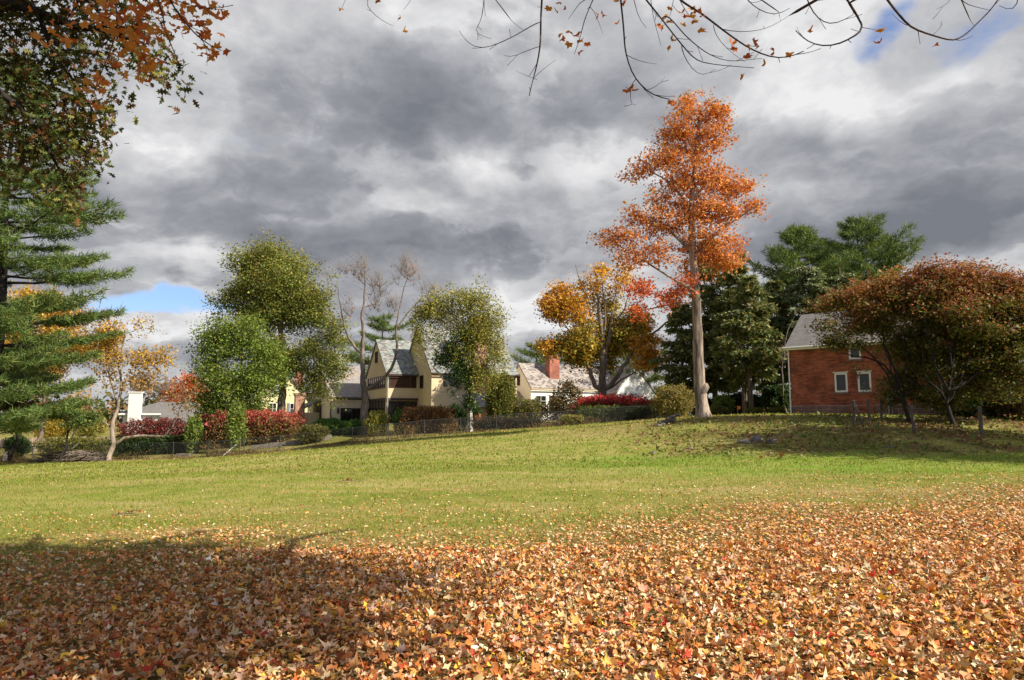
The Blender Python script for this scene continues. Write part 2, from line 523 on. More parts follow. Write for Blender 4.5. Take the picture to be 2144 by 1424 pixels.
def rot_frames(X, Nrm):
    """rotation matrices with x axis X and z axis near Nrm"""
    X = X / (np.linalg.norm(X, axis=1, keepdims=True) + 1e-9)
    Y = np.cross(Nrm, X)
    Y /= np.linalg.norm(Y, axis=1, keepdims=True) + 1e-9
    Z = np.cross(X, Y)
    return np.stack([X, Y, Z], axis=2)


def rand_frames(n, flat=0.0):
    X = rng.normal(size=(n, 3))
    Nn = rng.normal(size=(n, 3))
    Nn[:, 2] = np.abs(Nn[:, 2]) + flat
    X[:, 2] *= 1.0 / (1.0 + flat)
    return rot_frames(X, Nn)


def cards(tpl, C, Rm, S, col):
    tv, tf = tpl
    n, k = len(C), len(tv)
    V = C[:, None, :] + np.asarray(S)[:, None, None] * np.einsum('nij,kj->nki', Rm, tv)
    Fc = tf[None] + (np.arange(n) * k)[:, None, None]
    return V.reshape(-1, 3), Fc.reshape(-1, 3), np.repeat(col, k, axis=0)


def palette(n, pal, jitter=0.18):
    """pal: list of (weight, (r,g,b))"""
    w = np.array([p[0] for p in pal], float)
    c = np.array([p[1] for p in pal], float)[rng.choice(len(pal), n, p=w / w.sum())]
    return np.clip(c * rng.lognormal(0, jitter, (n, 1)) * rng.lognormal(0, jitter * 0.35, (n, 3)), 0.002, 0.9)


# ------------------------------------------------------------------ terrain
CTRL = np.array([
    (-8, -6, 0), (0, -6, 0), (8, -6, 0), (-8, 4, 0), (0, 4, 0), (8, 4, .05), (-6, 9, -.05), (0, 9, .02), (8, 10, .12),
    (-13, 15, -.2), (0, 15, .1), (13, 16, .25), (-22, 27, -.6), (-8, 27, .0), (2, 27, .2), (10, 27, .32), (18, 27, .35), (26, 27, .5),
    (13, 33, 1.05), (20, 33, 1.1), (28, 33, 1.2), (15, 38, 1.85), (22, 38, 1.8), (30, 38, 1.8), (3, 38, .75), (-8, 40, .28), (-25, 42, -.75),
    (11, 42, 1.98), (19, 48, 2.15), (26, 45, 2.15), (32, 45, 2.2), (-41, 55, -1.35), (-30, 55, -1.1), (-21, 55, -.80), (-13, 55, .05), (-7.4, 55, .62), (-2, 55, 1.0),
    (2.1, 55, 1.28), (11.3, 55, 1.85), (22, 58, 2.4), (-9, 68, 1.4), (-18, 66, 1.45), (6, 75, 1.9), (-45, 85, -.1), (-30, 85, .4), (-40, 70, -.6), (-28, 64, -.4), (25, 65, 2.4), (40, 60, 2.4), (0, 95, 2), (-20, 95, 1.2), (30, 95, 2.4), (-60, 95, 0), (-60, 50, -1.5), (50, 30, .9), (50, 5, .4), (-45, 10, -.4), (-45, 30, -.9)], float)


def _tps_phi(r2):
    return np.where(r2 > 1e-9, r2 * np.log(r2 + 1e-12), 0)


_n = len(CTRL)
_K = _tps_phi(((CTRL[:, None, :2] - CTRL[None, :, :2]) ** 2).sum(-1)) + np.eye(_n) * 12.0
_P = np.concatenate([np.ones((_n, 1)), CTRL[:, :2]], 1)
_A = np.block([[_K, _P], [_P.T, np.zeros((3, 3))]])
_w = np.linalg.solve(_A, np.concatenate([CTRL[:, 2], np.zeros(3)]))


def ground(x, y):
    x, y = np.asarray(x, float), np.asarray(y, float)
    shp = x.shape
    xc, yc = np.clip(x.ravel(), -60, 50), np.clip(y.ravel(), -8, 95)
    out = np.empty(len(xc))
    for i in range(0, len(xc), 20000):
        s = slice(i, i + 20000)
        r2 = (xc[s, None] - CTRL[None, :, 0]) ** 2 + (yc[s, None] - CTRL[None, :, 1]) ** 2
        out[s] = _tps_phi(r2) @ _w[:_n] + _w[_n] + _w[_n + 1] * xc[s] + _w[_n + 2] * yc[s]
    xx, yy = x.ravel(), y.ravel()
    out += 0.025 * np.sin(xx * .9 + np.sin(yy * .5)) * np.sin(yy * .7 + 1.3)
    return out.reshape(shp)


def gz(x, y):
    return float(ground(np.array([x]), np.array([y]))[0])


def foot(px, Y):
    """ground point at depth Y under photo column px (column taken at the horizon)"""
    x = (px - W / 2) / F * Y / CP
    return np.array([x, Y, gz(x, Y)])


def sm(a, b, x):
    t = np.clip((x - a) / (b - a), 0, 1)
    return t * t * (3 - 2 * t)


_gr = rng.normal(size=(64, 64))


def vnoise(x, y, s):
    """cheap smooth value noise"""
    x, y = np.asarray(x) / s + 100, np.asarray(y) / s + 100
    i, j = np.floor(x).astype(int), np.floor(y).astype(int)
    fx, fy = x - i, y - j
    fx, fy = fx * fx * (3 - 2 * fx), fy * fy * (3 - 2 * fy)
    g = lambda a, b: _gr[a % 64, b % 64]
    return (g(i, j) * (1 - fx) + g(i + 1, j) * fx) * (1 - fy) + (g(i, j + 1) * (1 - fx) + g(i + 1, j + 1) * fx) * fy


def litter(x, y):
    """how thickly leaves lie"""
    edge = np.clip(11.2 + 0.40 * x, 6.5, 17) + vnoise(x, y, 2.2) * 1.1
    a = sm(7.0, -4.8, y - edge) ** 1.7
    b = sm(11.0, -2.0, y - edge) * 0.22
    base = sm(6.0, 1.0, np.hypot((x - 9.5) / 1.7, (y - 41.5) / 1.0)) * 0.45
    return np.maximum(np.maximum(a, b), base)


def bank(x, y):
    """rough unmown bank on the right"""
    m = sm(3.0, 12.0, x - (y - 30) * 0.1) * sm(26.2, 28.5, y + vnoise(x, y, 2.5) * .5 - 0.02 * x) * sm(41, 37.5, y - 0.02 * x)
    return np.clip(m * (0.75 + .35 * vnoise(x, y, 1.4)), 0, 1)


def lush(x, y):
    return np.clip(sm(18.5, 23, y + vnoise(x, y, 3) * .8) * sm(30, 27, y + vnoise(x, y, 2)) * sm(-3, 5, x) * (.8 + .25 * vnoise(x, y * 2, 2)), 0, 1)


def fence_strip(x, y):
    return sm(1.6, 0.2, np.abs(y - fence_y(x) + 0.8)) * sm(16, 11, x)


def fence_y(x):
    return 55.0 + np.sin(np.asarray(x) * 0.11) * 0.35


ys = np.concatenate([np.arange(-14, 62, 0.42), np.geomspace(62.4, 900, 40)])
xs = np.concatenate([-np.geomspace(700, 48.5, 26), np.arange(-48, 44, 0.6), np.geomspace(44.5, 700, 26)])
GX, GY = np.meshgrid(xs, ys)
GZ = ground(GX, GY)
GZ += bank(GX, GY) * 0.06 * vnoise(GX, GY, 0.9)
nx, ny = len(xs), len(ys)
ii = (np.arange(ny - 1)[:, None] * nx + np.arange(nx - 1)[None, :])
GF = np.stack([ii, ii + 1, ii + nx + 1, ii + nx], -1).reshape(-1, 4)
zone = np.stack([litter(GX, GY), bank(GX, GY), np.maximum(fence_strip(GX, GY), sm(55, 57, GY) * 0.35), lush(GX, GY)], -1).reshape(-1, 4)


def mat_ground():
    m, nt, b = principled('autumn_lawn', 0.95, 0.1)
    oc = nt.nodes.new('ShaderNodeTexCoord').outputs['Object']
    at_ = nt.nodes.new('ShaderNodeAttribute')
    at_.attribute_name = 'Col'
    z = nd(nt, 'ShaderNodeSeparateColor', None, i0=at_.outputs['Color'])
    v = vmath(nt, 'MULTIPLY', oc, (1, 1, 0))
    fine = noise(nt, v, 14, 6, 0.7)
    mid = noise(nt, v, 1.1, 5, 0.6)
    big = noise(nt, vmath(nt, 'MULTIPLY', v, (0.6, 1.6, 0)), 0.22, 4, 0.55)
    f = math_(nt, 'ADD', math_(nt, 'MULTIPLY', fine, 0.32), math_(nt, 'ADD', math_(nt, 'MULTIPLY', mid, 0.45), math_(nt, 'MULTIPLY', big, 0.55)))
    g = ramp(nt, f, [(0.46, (0.11, 0.165, 0.02)), (0.60, (0.20, 0.225, 0.036)), (0.72, (0.32, 0.275, 0.085)), (0.86, (0.42, 0.32, 0.16))])
    dirt = ramp(nt, noise(nt, v, 6, 6, 0.7), [(0.3, (0.05, 0.030, 0.016)), (0.55, (0.13, 0.072, 0.034)), (0.75, (0.25, 0.14, 0.07))])
    rough = ramp(nt, noise(nt, v, 2.6, 6, 0.7), [(0.38, (0.05, 0.06, 0.012)), (0.5, (0.13, 0.12, 0.03)), (0.62, (0.20, 0.13, 0.06))])
    g = mixc(nt, math_(nt, 'MULTIPLY', at_.outputs['Alpha'], 0.75), g, ramp(nt, f, [(0.42, (0.08, 0.19, 0.012)), (0.64, (0.14, 0.27, 0.022)), (0.85, (0.24, 0.28, 0.06))]))
    c = mixc(nt, math_(nt, 'MULTIPLY', z.outputs[0], 0.82), g, dirt)
    c = mixc(nt, z.outputs[1], c, rough)
    c = mixc(nt, z.outputs[2], c, dirt)
    nt.links.new(c, b.inputs['Base Color'])
    bump(nt, b, fine, 0.8, 0.04)
    return m


me = mesh_data('ground', np.stack([GX, GY, GZ], -1).reshape(-1, 3), GF, mat_ground(), zone, True)
lawn = link('ground', me)
lawn['kind'] = 'structure'


# ------------------------------------------------------------------ tree machinery
def resample(P, r, seg):
    P, r = np.array(P, float), np.array(r, float)
    d = np.concatenate([[0], np.cumsum(np.linalg.norm(np.diff(P, axis=0), axis=1))])
    n = max(3, int(d[-1] / seg) + 1)
    t = np.linspace(0, d[-1], n)
    # smooth interpolation of the path
    Q = np.stack([np.interp(t, d, P[:, i]) for i in range(3)], 1)
    for _ in range(2):
        Q[1:-1] = 0.5 * Q[1:-1] + 0.25 * (Q[:-2] + Q[2:])
    return Q, np.interp(t, d, r)


class Skel:
    def __init__(s):
        s.P, s.par, s.fix, s.plen, s.ok = [], [], [], [], []

    def add_path(s, P, r, parent=-1, seg=0.8, attach_from=0.0, jit=0.0):
        Q, rr = resample(P, r, seg)
        if jit:
            Q[1:-1] += rng.normal(0, jit, (len(Q) - 2, 3))
        first = len(s.P)
        start = 0 if parent < 0 else 1
        prev = parent
        for i in range(start, len(Q)):
            s.P.append(Q[i])
            s.par.append(prev)
            s.fix.append(rr[i])
            s.plen.append(0.0 if prev < 0 else s.plen[prev] + np.linalg.norm(Q[i] - s.P[prev]))
            s.ok.append(i / (len(Q) - 1) >= attach_from)
            prev = len(s.P) - 1
        return first, prev

    def nearest(s, p):
        return int(np.argmin(((np.array(s.P) - p) ** 2).sum(1)))

    def colonise(s, A, bf=0.35, seg=0.9, bow=0.18):
        A = np.array(A)
        n = len(A)
        P = np.array(s.P)
        okm = np.array(s.ok)
        pl = np.array(s.plen)
        best = np.full(n, 1e9)
        who = np.zeros(n, int)
        idx = np.where(okm)[0]
        for a in range(n):
            c = np.linalg.norm(P[idx] - A[a], axis=1) + bf * pl[idx] + 0.5 * np.maximum(0, P[idx, 2] - A[a, 2])
            j = int(np.argmin(c))
            best[a], who[a] = c[j], idx[j]
        done = np.zeros(n, bool)
        tips = []
        for _ in range(n):
            a = int(np.argmin(np.where(done, 1e12, best)))
            done[a] = True
            p0 = s.P[who[a]]
            p1 = A[a]
            L = np.linalg.norm(p1 - p0)
            k = max(1, int(L / seg))
            par = who[a]
            dirp = p0 - s.P[s.par[par]] if s.par[par] >= 0 else np.array([0, 0, 1.0])
            dirp = dirp / (np.linalg.norm(dirp) + 1e-9)
            ctrl = (p0 + p1) / 2 + dirp * L * bow + np.array([0, 0, -0.03 * L])
            news = []
            for i in range(1, k + 1):
                t = i / k
                q = (1 - t) ** 2 * p0 + 2 * t * (1 - t) * ctrl + t * t * p1
                if i < k:
                    q = q + rng.normal(0, 0.05 * L / k + .02, 3)
                s.P.append(q)
                s.par.append(par)
                s.fix.append(0.0)
                s.plen.append(s.plen[par] + np.linalg.norm(q - s.P[par]))
                s.ok.append(True)
                par = len(s.P) - 1
                news.append(par)
            tips.append(par)
            rem = np.where(~done)[0]
            if len(rem):
                for q in news:
                    c = np.linalg.norm(A[rem] - s.P[q], axis=1) + bf * s.plen[q] + 0.5 * np.maximum(0, s.P[q][2] - A[rem, 2])
                    m_ = c < best[rem]
                    best[rem[m_]] = c[m_]
                    who[rem[m_]] = q
        return tips

    def radii(s, tip=0.012, e=2.3):
        n = len(s.P)
        acc = np.zeros(n)
        for i in range(n - 1, -1, -1):
            if acc[i] == 0:
                acc[i] = tip ** e
            if s.par[i] >= 0:
                acc[s.par[i]] += acc[i]
        r = acc ** (1 / e)
        for i in range(n):
            if s.fix[i] > 0:
                r[i] = s.fix[i]
            elif s.par[i] >= 0:
                r[i] = min(r[i], r[s.par[i]] * 0.8)
        return r

    def tubes(s, tip=0.012, e=2.3, kmin=4, kmax=10):
        r = s.radii(tip, e)
        n = len(s.P)
        kids = [[] for _ in range(n)]
        for i in range(n):
            if s.par[i] >= 0:
                kids[s.par[i]].append(i)
        parts = []
        stack = [(i, None) for i in range(n) if s.par[i] < 0]
        while stack:
            i, frm = stack.pop()
            ch = [] if frm is None else [frm]
            rad = [] if frm is None else [min(r[frm], r[i] * 1.15)]
            cur = i
            while True:
                ch.append(cur)
                rad.append(r[cur])
                if not kids[cur]:
                    break
                ks = sorted(kids[cur], key=lambda q: -r[q])
                for q in ks[1:]:
                    stack.append((q, cur))
                cur = ks[0]
            if len(ch) > 1:
                rr = np.array(rad)
                k = kmax if rr.max() > 0.12 else (6 if rr.max() > 0.05 else kmin)
                if rr.max() < 0.02:
                    k = 3
                Pc = np.array([s.P[c] for c in ch])
                if rr.max() > 0.2:
                    k = 18
                Vt, Ft = tube_np(Pc, rr, k)
                if k == 18:        # ridged, uneven stem
                    th_ = np.tile(np.arange(k) / k * 2 * math.pi, len(Pc))
                    al = np.repeat(np.arange(len(Pc)), k)
                    fac = 1 + .05 * np.sin(5 * th_ + .35 * al) + .04 * np.sin(8 * th_ - .2 * al + 1) + .05 * vnoise(th_ * 1.6, al * .8, 1.0)
                    Vt = Pc[al] + (Vt - Pc[al]) * fac[:, None]
                parts.append((Vt, Ft))
        return join_np(parts)


def clump_points(clumps, Y, dens, shell=2.6, min_n=3, thin=0.0):
    """clumps: (px, py, rx, ry[, dY[, mult]]) in photo pixels at depth Y"""
    out, ids = [], []
    for ci, c in enumerate(clumps):
        px, py, rx, ry = c[:4]
        dy = c[4] if len(c) > 4 else 0.0
        mult = c[5] if len(c) > 5 else 1.0
        ctr = at(px, py, Y + dy)
        ax, az = rx / F * Y, ry / F * Y
        ay = ax * 0.85
        n = max(min_n, int(dens * mult * (ax * ay * az) ** (2 / 3)))
        d = rng.normal(size=(n, 3))
        d /= np.linalg.norm(d, axis=1, keepdims=True)
        d *= rng.random((n, 1)) ** (1 / shell) * rng.lognormal(-.05, .28, (n, 1))
        q = ctr + d * np.array([ax, ay, az])
        if thin:
            q = q[vnoise(q[:, 0] + q[:, 1] * .6, q[:, 2] * 1.25 + q[:, 1] * .4, 0.045 * Y ** .9) > -thin]
        out.append(q)
        ids += [ci] * len(q)
    return np.concatenate(out), np.array(ids)


def leaf_cloud(A, ids, k, rad, size, pal_of, tpl=T_RHOMB, flat=0.3, squash=0.7, droop=0.0, sizevar=0.3):
    """k leaves round each tip A; pal_of(ids, rel) -> colours"""
    n = len(A)
    cnt = rng.poisson(k, n) if np.isscalar(k) else rng.poisson(k)
    rep = np.repeat(np.arange(n), cnt)
    m = len(rep)
    off = rng.normal(size=(m, 3)) * np.array([rad, rad, rad * squash])
    if droop:
        off[:, 2] -= np.abs(rng.normal(0, droop, m))
    C = A[rep] + off
    S = size * rng.lognormal(0, sizevar, m)
    col = pal_of(ids[rep], off[:, 2] / (rad * squash + 1e-6), C)
    # each spray of leaves shares a light tint difference
    tint = rng.lognormal(0, 0.13, n)[rep][:, None]
    col = np.clip(col * tint, 0.002, 0.9)
    tp = tpl if isinstance(tpl, list) else [tpl]
    res = []
    pick = rng.integers(0, len(tp), m)
    for i, t in enumerate(tp):
        q = pick == i
        res.append(cards(t, C[q], rand_frames(q.sum(), flat), S[q], col[q]))
    V, Fc, c, o = [], [], [], 0
    for a, b_, cc in res:
        V.append(a)
        Fc.append(b_ + o)
        c.append(cc)
        o += len(a)
    return np.concatenate(V), np.concatenate(Fc), np.concatenate(c)


def twig_sticks(A, n_each, length, r=0.008, up=0.3):
    """thin bare twigs leaving the tips"""
    m = len(A) * n_each
    st = np.repeat(A, n_each, axis=0)
    d = rng.normal(size=(m, 3))
    d[:, 2] = np.abs(d[:, 2]) * 0.8 + up
    d /= np.linalg.norm(d, axis=1, keepdims=True)
    L = length * rng.uniform(.4, 1.2, m)
    tv = np.array([(0, -1, -.6), (0, 1, -.6), (0, 0, 1), (1, 0, 0)], float)
    tv2 = tv.copy()
    V = np.empty((m, 4, 3))
    Rm = rot_frames(d, rng.normal(size=(m, 3)))
    loc = np.empty((m, 4, 3))
    loc[:, :, 0] = tv2[None, :, 0] * L[:, None]
    loc[:, :, 1] = tv2[None, :, 1] * r
    loc[:, :, 2] = tv2[None, :, 2] * r
    V = st[:, None, :] + np.einsum('nij,nkj->nki', Rm, loc)
    f = np.array([(0, 1, 3), (1, 2, 3), (2, 0, 3)])
    Fc = f[None] + (np.arange(m) * 4)[:, None, None]
    return V.reshape(-1, 3), Fc.reshape(-1, 3)


def const_pal(pal, top=None, jitter=0.18):
    def fn(ids, rel, C):
        c = palette(len(ids), pal, jitter)
        if top is not None:
            t = palette(len(ids), top, jitter)
            w = (rng.random(len(ids)) < np.clip(0.5 + rel * 0.45, 0, 1))[:, None]
            c = np.where(w, t, c)
        return c
    return fn


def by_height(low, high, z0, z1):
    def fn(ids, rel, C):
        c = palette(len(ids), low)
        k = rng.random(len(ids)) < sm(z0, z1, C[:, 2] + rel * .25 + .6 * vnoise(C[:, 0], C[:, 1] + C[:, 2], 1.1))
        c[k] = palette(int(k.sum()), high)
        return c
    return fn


def by_clump(pals, default):
    """pals: {clump index: palette}"""
    def fn(ids, rel, C):
        c = palette(len(ids), default)
        for k, p in pals.items():
            q = ids == k
            c[q] = palette(q.sum(), p)
        return c
    return fn


def deciduous(name, label, px, Y, paths, clumps, pal, dens=14, leaf=(30, .45, .14), bark=None, tip=0.014, bf=.35, tpl=T_TRI,
              twigs=0, twig_len=0.8, droop=0.0, group=None, cat='tree', attach=0.45, seg=0.9, flat=0.3, squash=.7, thin=.5, e=2.3, base_r=None, leafmat=None, jit=0.04, twig_r=0.009, twig_up=.3, flare=True):
    """paths: list of [(px, py[, dY]) ...], (r0, r1); the first is the trunk whose foot is put on the ground"""
    bark = bark or M_BARK
    f0 = foot(px, Y)
    root = thing(name, label, cat, tuple(f0), 0, group)
    sk = Skel()
    for i, (pts, rr) in enumerate(paths):
        P = [at(p[0], p[1], Y + (p[2] if len(p) > 2 else 0.0)) for p in pts]
        if i == 0:
            P = [q for q in P if q[2] > f0[2] + 0.3]
            P = [f0 + np.array([0, 0, -0.25]), f0 + np.array([0, 0, 0.22])] + P
            r = list(np.linspace(rr[0], rr[1], len(P)))
            if flare:
                r[0] *= 1.5
                r[1] *= 1.1
            sk.add_path(P, r, -1, 0.5, attach, jit)
        else:
            par = sk.nearest(P[0])
            r = list(np.linspace(rr[0], rr[1], len(P) + 1))
            sk.add_path([sk.P[par]] + P, r, par, 0.5, 0.35, jit)
    A, ids = clump_points(clumps, Y, dens, thin=thin)
    if len(A):
        sk.colonise(A, bf, seg)
    V, Fq = sk.tubes(tip, e)
    o = link('trunk', mesh_data('trunk', V - f0, Fq, bark, None, True), root)
    if twigs and len(A):
        tv, tf = twig_sticks(A, twigs, twig_len, twig_r, twig_up)
        o2 = link('twigs', mesh_data('twigs', tv - f0, tf, M_TWIG), root)
        o2['kind'] = 'stuff'
    if leaf and leaf[0] > 0:
        LV, LF, LC = leaf_cloud(A, ids, leaf[0], leaf[1], leaf[2], pal, tpl, flat, squash, droop)
        link('crown', mesh_data('crown', LV - f0, LF, leafmat or M_LEAF, LC), root)
    return root, A


def pine(name, label, px, Y, py_top, profile, pal, whorl=1.15, per=6, r0=0.35, tuft=.36, up=0.22, bare_to=None, droop=0.0, group=None, spread=0.34,
         lean=0.0, blades=10, start=.25, tstep=0.26, bark=None, style='pine', cat='pine tree', jag=.22):
    """profile: (photo row, branch reach in photo pixels) from the top down"""
    f0 = foot(px, Y)
    root = thing(name, label, cat, tuple(f0), 0, group)
    topz = at(px, py_top, Y)[2]
    zs = np.array([at(px, p[0], Y)[2] for p in profile][::-1])
    ls = np.array([p[1] / F * Y for p in profile][::-1])
    hz = np.linspace(f0[2] - 0.3, topz, 24)
    tr = np.stack([f0[0] + lean * (hz - f0[2]) + 0.12 * np.sin(hz * .35 + px), np.full(24, Y) + 0.1 * np.sin(hz * .3), hz], 1)
    parts = [tube_np(tr, np.linspace(r0, 0.03, 24), 8)]
    tufts, dirs = [], []
    z = zs[0]
    while z < topz - 0.2:
        L0 = np.interp(z, zs, ls)
        az0 = rng.random() * 6.28
        nb = per if L0 > 1.5 else max(4, per - 1)
        cx = np.interp(z, hz, tr[:, 0])
        for b in range(nb):
            az = az0 + b * 2 * math.pi / nb + rng.normal(0, .25)
            L = L0 * max(.45, 1 + rng.normal(0, jag))
            zz = z + rng.normal(0, 0.25)
            s = np.linspace(0, 1, 9)
            u = np.array([math.cos(az), math.sin(az), 0])
            rise = up * (0.35 * s + s ** 2 * .9) - droop * s * (1 - 0.35 * s)
            P = np.array([cx, Y, zz]) + s[:, None] * L * u + np.array([0, 0, 1]) * (rise * L)[:, None]
            P[1:] += rng.normal(0, 0.03 * L / 4, (8, 3))
            parts.append(tube_np(P, np.linspace(0.018 + 0.012 * L, 0.008, 9), 4))
            side = np.array([-u[1], u[0], 0])
            ns = max(3, int(L * (1 - start) / 0.33))
            for k in range(ns):
                t = start + (1 - start) * (k + rng.random() * .7) / ns
                p = np.array([np.interp(t, s, P[:, q]) for q in range(3)])
                sl = spread * L * (1.12 - t) * rng.uniform(.7, 1.2) + 0.25
                for sg in (-1, 1):
                    dv = u * 0.75 + side * sg * rng.uniform(.6, 1.1)
                    dv[2] += up * .7 - droop * .8
                    dv /= np.linalg.norm(dv)
                    m = max(2, int(sl / tstep))
                    tt = (np.arange(m) + .5 + rng.uniform(-.3, .3, m)) / m
                    pts = p + tt[:, None] * sl * dv + rng.normal(0, .06, (m, 3))
                    tufts.append(pts)
                    dirs.append(np.repeat(dv[None], m, 0))
            tufts.append(P[4:])
            dirs.append(np.repeat(u[None], 5, 0))
        z += whorl * rng.uniform(.75, 1.2) * (0.55 + 0.45 * min(1, L0 / (ls.max() + 1e-6)))
    T = np.concatenate(tufts)
    D = np.concatenate(dirs)
    V, Fq = join_np(parts)
    link('trunk', mesh_data('trunk', V - f0, Fq, bark or M_BARKD, None, True), root)
    n = len(T)
    rep = np.repeat(np.arange(n), blades)
    d = D[rep] * 0.9 + rng.normal(size=(len(rep), 3)) * (0.75 if style == 'pine' else 0.55)
    d[:, 2] += 0.35 if style == 'pine' else -0.25
    C = T[rep] + rng.normal(0, tuft * .18, (len(rep), 3))
    Rm = rot_frames(d, rng.normal(size=(len(rep), 3)) + np.array([0, 0, .8]))
    col = palette(len(rep), pal, .2) * rng.lognormal(0, .16, n)[rep][:, None]
    V, Fc, c = cards(T_NEEDLE if style == 'pine' else T_SPRAY, C, Rm, tuft * rng.uniform(.7, 1.2, len(rep)), np.clip(col, .002, .9))
    link('crown', mesh_data('crown', V - f0, Fc, M_NEEDLE, c), root)
    return root


def bush(name, label, px0, px1, py0, Y, pal, n=2600, leaf=.12, shape=2.2, top=None, cat='shrub', depth=None, stems=7, lump=.16, group=None, tpl=T_TRI, yoff=0.0, sit=0.0, fill=3.0):
    Y = Y + yoff
    n = int(n * 1.7)
    f0 = foot((px0 + px1) / 2, Y)
    f0[2] += sit
    root = thing(name, label, cat, tuple(f0), 0, group)
    rx = (px1 - px0) / 2 / F * Y
    h = max(0.4, at((px0 + px1) / 2, py0, Y)[2] - f0[2])
    ry = depth or min(rx, 1.4)
    d = rng.normal(size=(n, 3))
    d /= (np.abs(d) ** shape).sum(1, keepdims=True) ** (1 / shape)
    rad = rng.random((n, 1)) ** (1 / fill)
    lum = 1 + lump * np.sin(d[:, 0] * 5 * max(1, rx) + px0) * np.sin(d[:, 2] * 4.1 + d[:, 1] * 3 + py0) + rng.normal(0, lump * .35, n)
    C = d * rad * lum[:, None] * np.array([rx, ry, h * .5]) + np.array([0, 0, h * .5])
    C[:, 2] = np.maximum(C[:, 2], 0.03)
    gx = ground(C[:, 0] + f0[0], C[:, 1] + f0[1]) - f0[2]
    C[:, 2] += gx * (1 - np.clip(C[:, 2] / h, 0, 1))
    col = palette(n, pal)
    if top is not None:
        w = rng.random(n) < sm(.45, .95, C[:, 2] / h + rng.normal(0, .12, n))
        col[w] = palette(int(w.sum()), top)
    V, Fc, c = cards(tpl, C, rand_frames(n, .2), leaf * rng.lognormal(0, .3, n), col)
    link('foliage', mesh_data('foliage', V, Fc, M_LEAF, c), root)
    st = []
    for i in range(stems):
        x = rng.uniform(-.6, .6) * rx
        y = rng.uniform(-.5, .5) * ry
        e = np.array([x * 1.4 + rng.normal(0, .1), y * 1.4, h * rng.uniform(.6, .92)])
        b0 = np.array([x, y, gz(f0[0] + x, f0[1] + y) - f0[2] - .05])
        P = np.stack([b0, b0 * .55 + e * .45 + rng.normal(0, .06, 3), e])
        st.append(tube_np(P, np.array([.03, .02, .008]), 4))
    if st:
        V, Fq = join_np(st)
        link('stems', mesh_data('stems', V, Fq, M_TWIG), root)['kind'] = 'stuff'
    return root
# ------------------------------------------------------------------ building helpers
def abox(mb, o, a, n, s0, s1, d0, d1, z0, z1):
    o, a, n = np.array(o, float), np.array(a, float), np.array(n, float)
    p, q = o + a * s0 + n * d0, o + a * s1 + n * d1
    mb.box(p[0], q[0], p[1], q[1], o[2] + z0, o[2] + z1)


def window(root, o, a, n, w, h, nx=2, nz=2, frame=None, glass=None, fw=.07, bar=.035, proud=.07, sill=None, name='window'):
    frame, glass = frame or M_BROWNTRIM, glass or M_GLASS
    m = MB()
    abox(m, o, a, n, 0, fw, -.02, proud, 0, h)
    abox(m, o, a, n, w - fw, w, -.02, proud, 0, h)
    abox(m, o, a, n, fw, w - fw, -.02, proud - .003, 0, fw)
    abox(m, o, a, n, fw, w - fw, -.02, proud - .003, h - fw, h)
    for i in range(1, nx):
        s = fw + (w - 2 * fw) * i / nx
        abox(m, o, a, n, s - bar / 2, s + bar / 2, -.02, proud - .012, fw, h - fw)
    for j in range(1, nz):
        z = fw + (h - 2 * fw) * j / nz
        abox(m, o, a, n, fw, w - fw, -.02, proud - .02, z - bar / 2, z + bar / 2)
    f = m.build(name, frame, root)
    g = MB()
    abox(g, o, a, n, fw * .6, w - fw * .6, -.015, .018, fw * .6, h - fw * .6)
    g.build('pane', glass, f)
    if sill is not None:
        k = MB()
        abox(k, o, a, n, -.08, w + .08, -.02, .11, -.12, -.004)
        k.build('sill', sill, f)
    return f


def gable_block(root, x0, x1, y0, y1, ze, zr, axis, wall, roof, oe=.4, og=.25, t=.16, zb=-.6, ridge=None, walls=True):
    """walls with gables, and a two-sided roof of thick slabs"""
    sw = axis == 'y'
    tr = (lambda x, y, z: (y, x, z)) if sw else (lambda x, y, z: (x, y, z))
    if sw:
        x0, x1, y0, y1 = y0, y1, x0, x1
    ym = (y0 + y1) / 2 if ridge is None else ridge
    rv = (lambda p: [tr(*q) for q in (p[::-1] if sw else p)])
    if walls:
        m = MB()
        m.poly(rv([(x0, y0, zb), (x1, y0, zb), (x1, y0, ze), (x0, y0, ze)]))
        m.poly(rv([(x1, y1, zb), (x0, y1, zb), (x0, y1, ze), (x1, y1, ze)]))
        m.poly(rv([(x0, y1, zb), (x0, y0, zb), (x0, y0, ze), (x0, ym, zr), (x0, y1, ze)]))
        m.poly(rv([(x1, y0, zb), (x1, y1, zb), (x1, y1, ze), (x1, ym, zr), (x1, y0, ze)]))
        m.build('wall', wall, root)
    k0, k1 = (zr - ze) / (ym - y0), (zr - ze) / (y1 - ym)
    up = t * 1.25
    m = MB()
    m.slab(rv([(x0 - og, y0 - oe, ze - oe * k0 + up), (x1 + og, y0 - oe, ze - oe * k0 + up), (x1 + og, ym, zr + up), (x0 - og, ym, zr + up)]), t)
    m.slab(rv([(x1 + og, y1 + oe, ze - oe * k1 + up), (x0 - og, y1 + oe, ze - oe * k1 + up), (x0 - og, ym, zr + up), (x1 + og, ym, zr + up)]), t)
    return m.build('roof', roof, root)


def gutter(root, p, q, r, mat, name='gutter'):
    MB().tube([p, q], r, 8).build(name, mat, root)


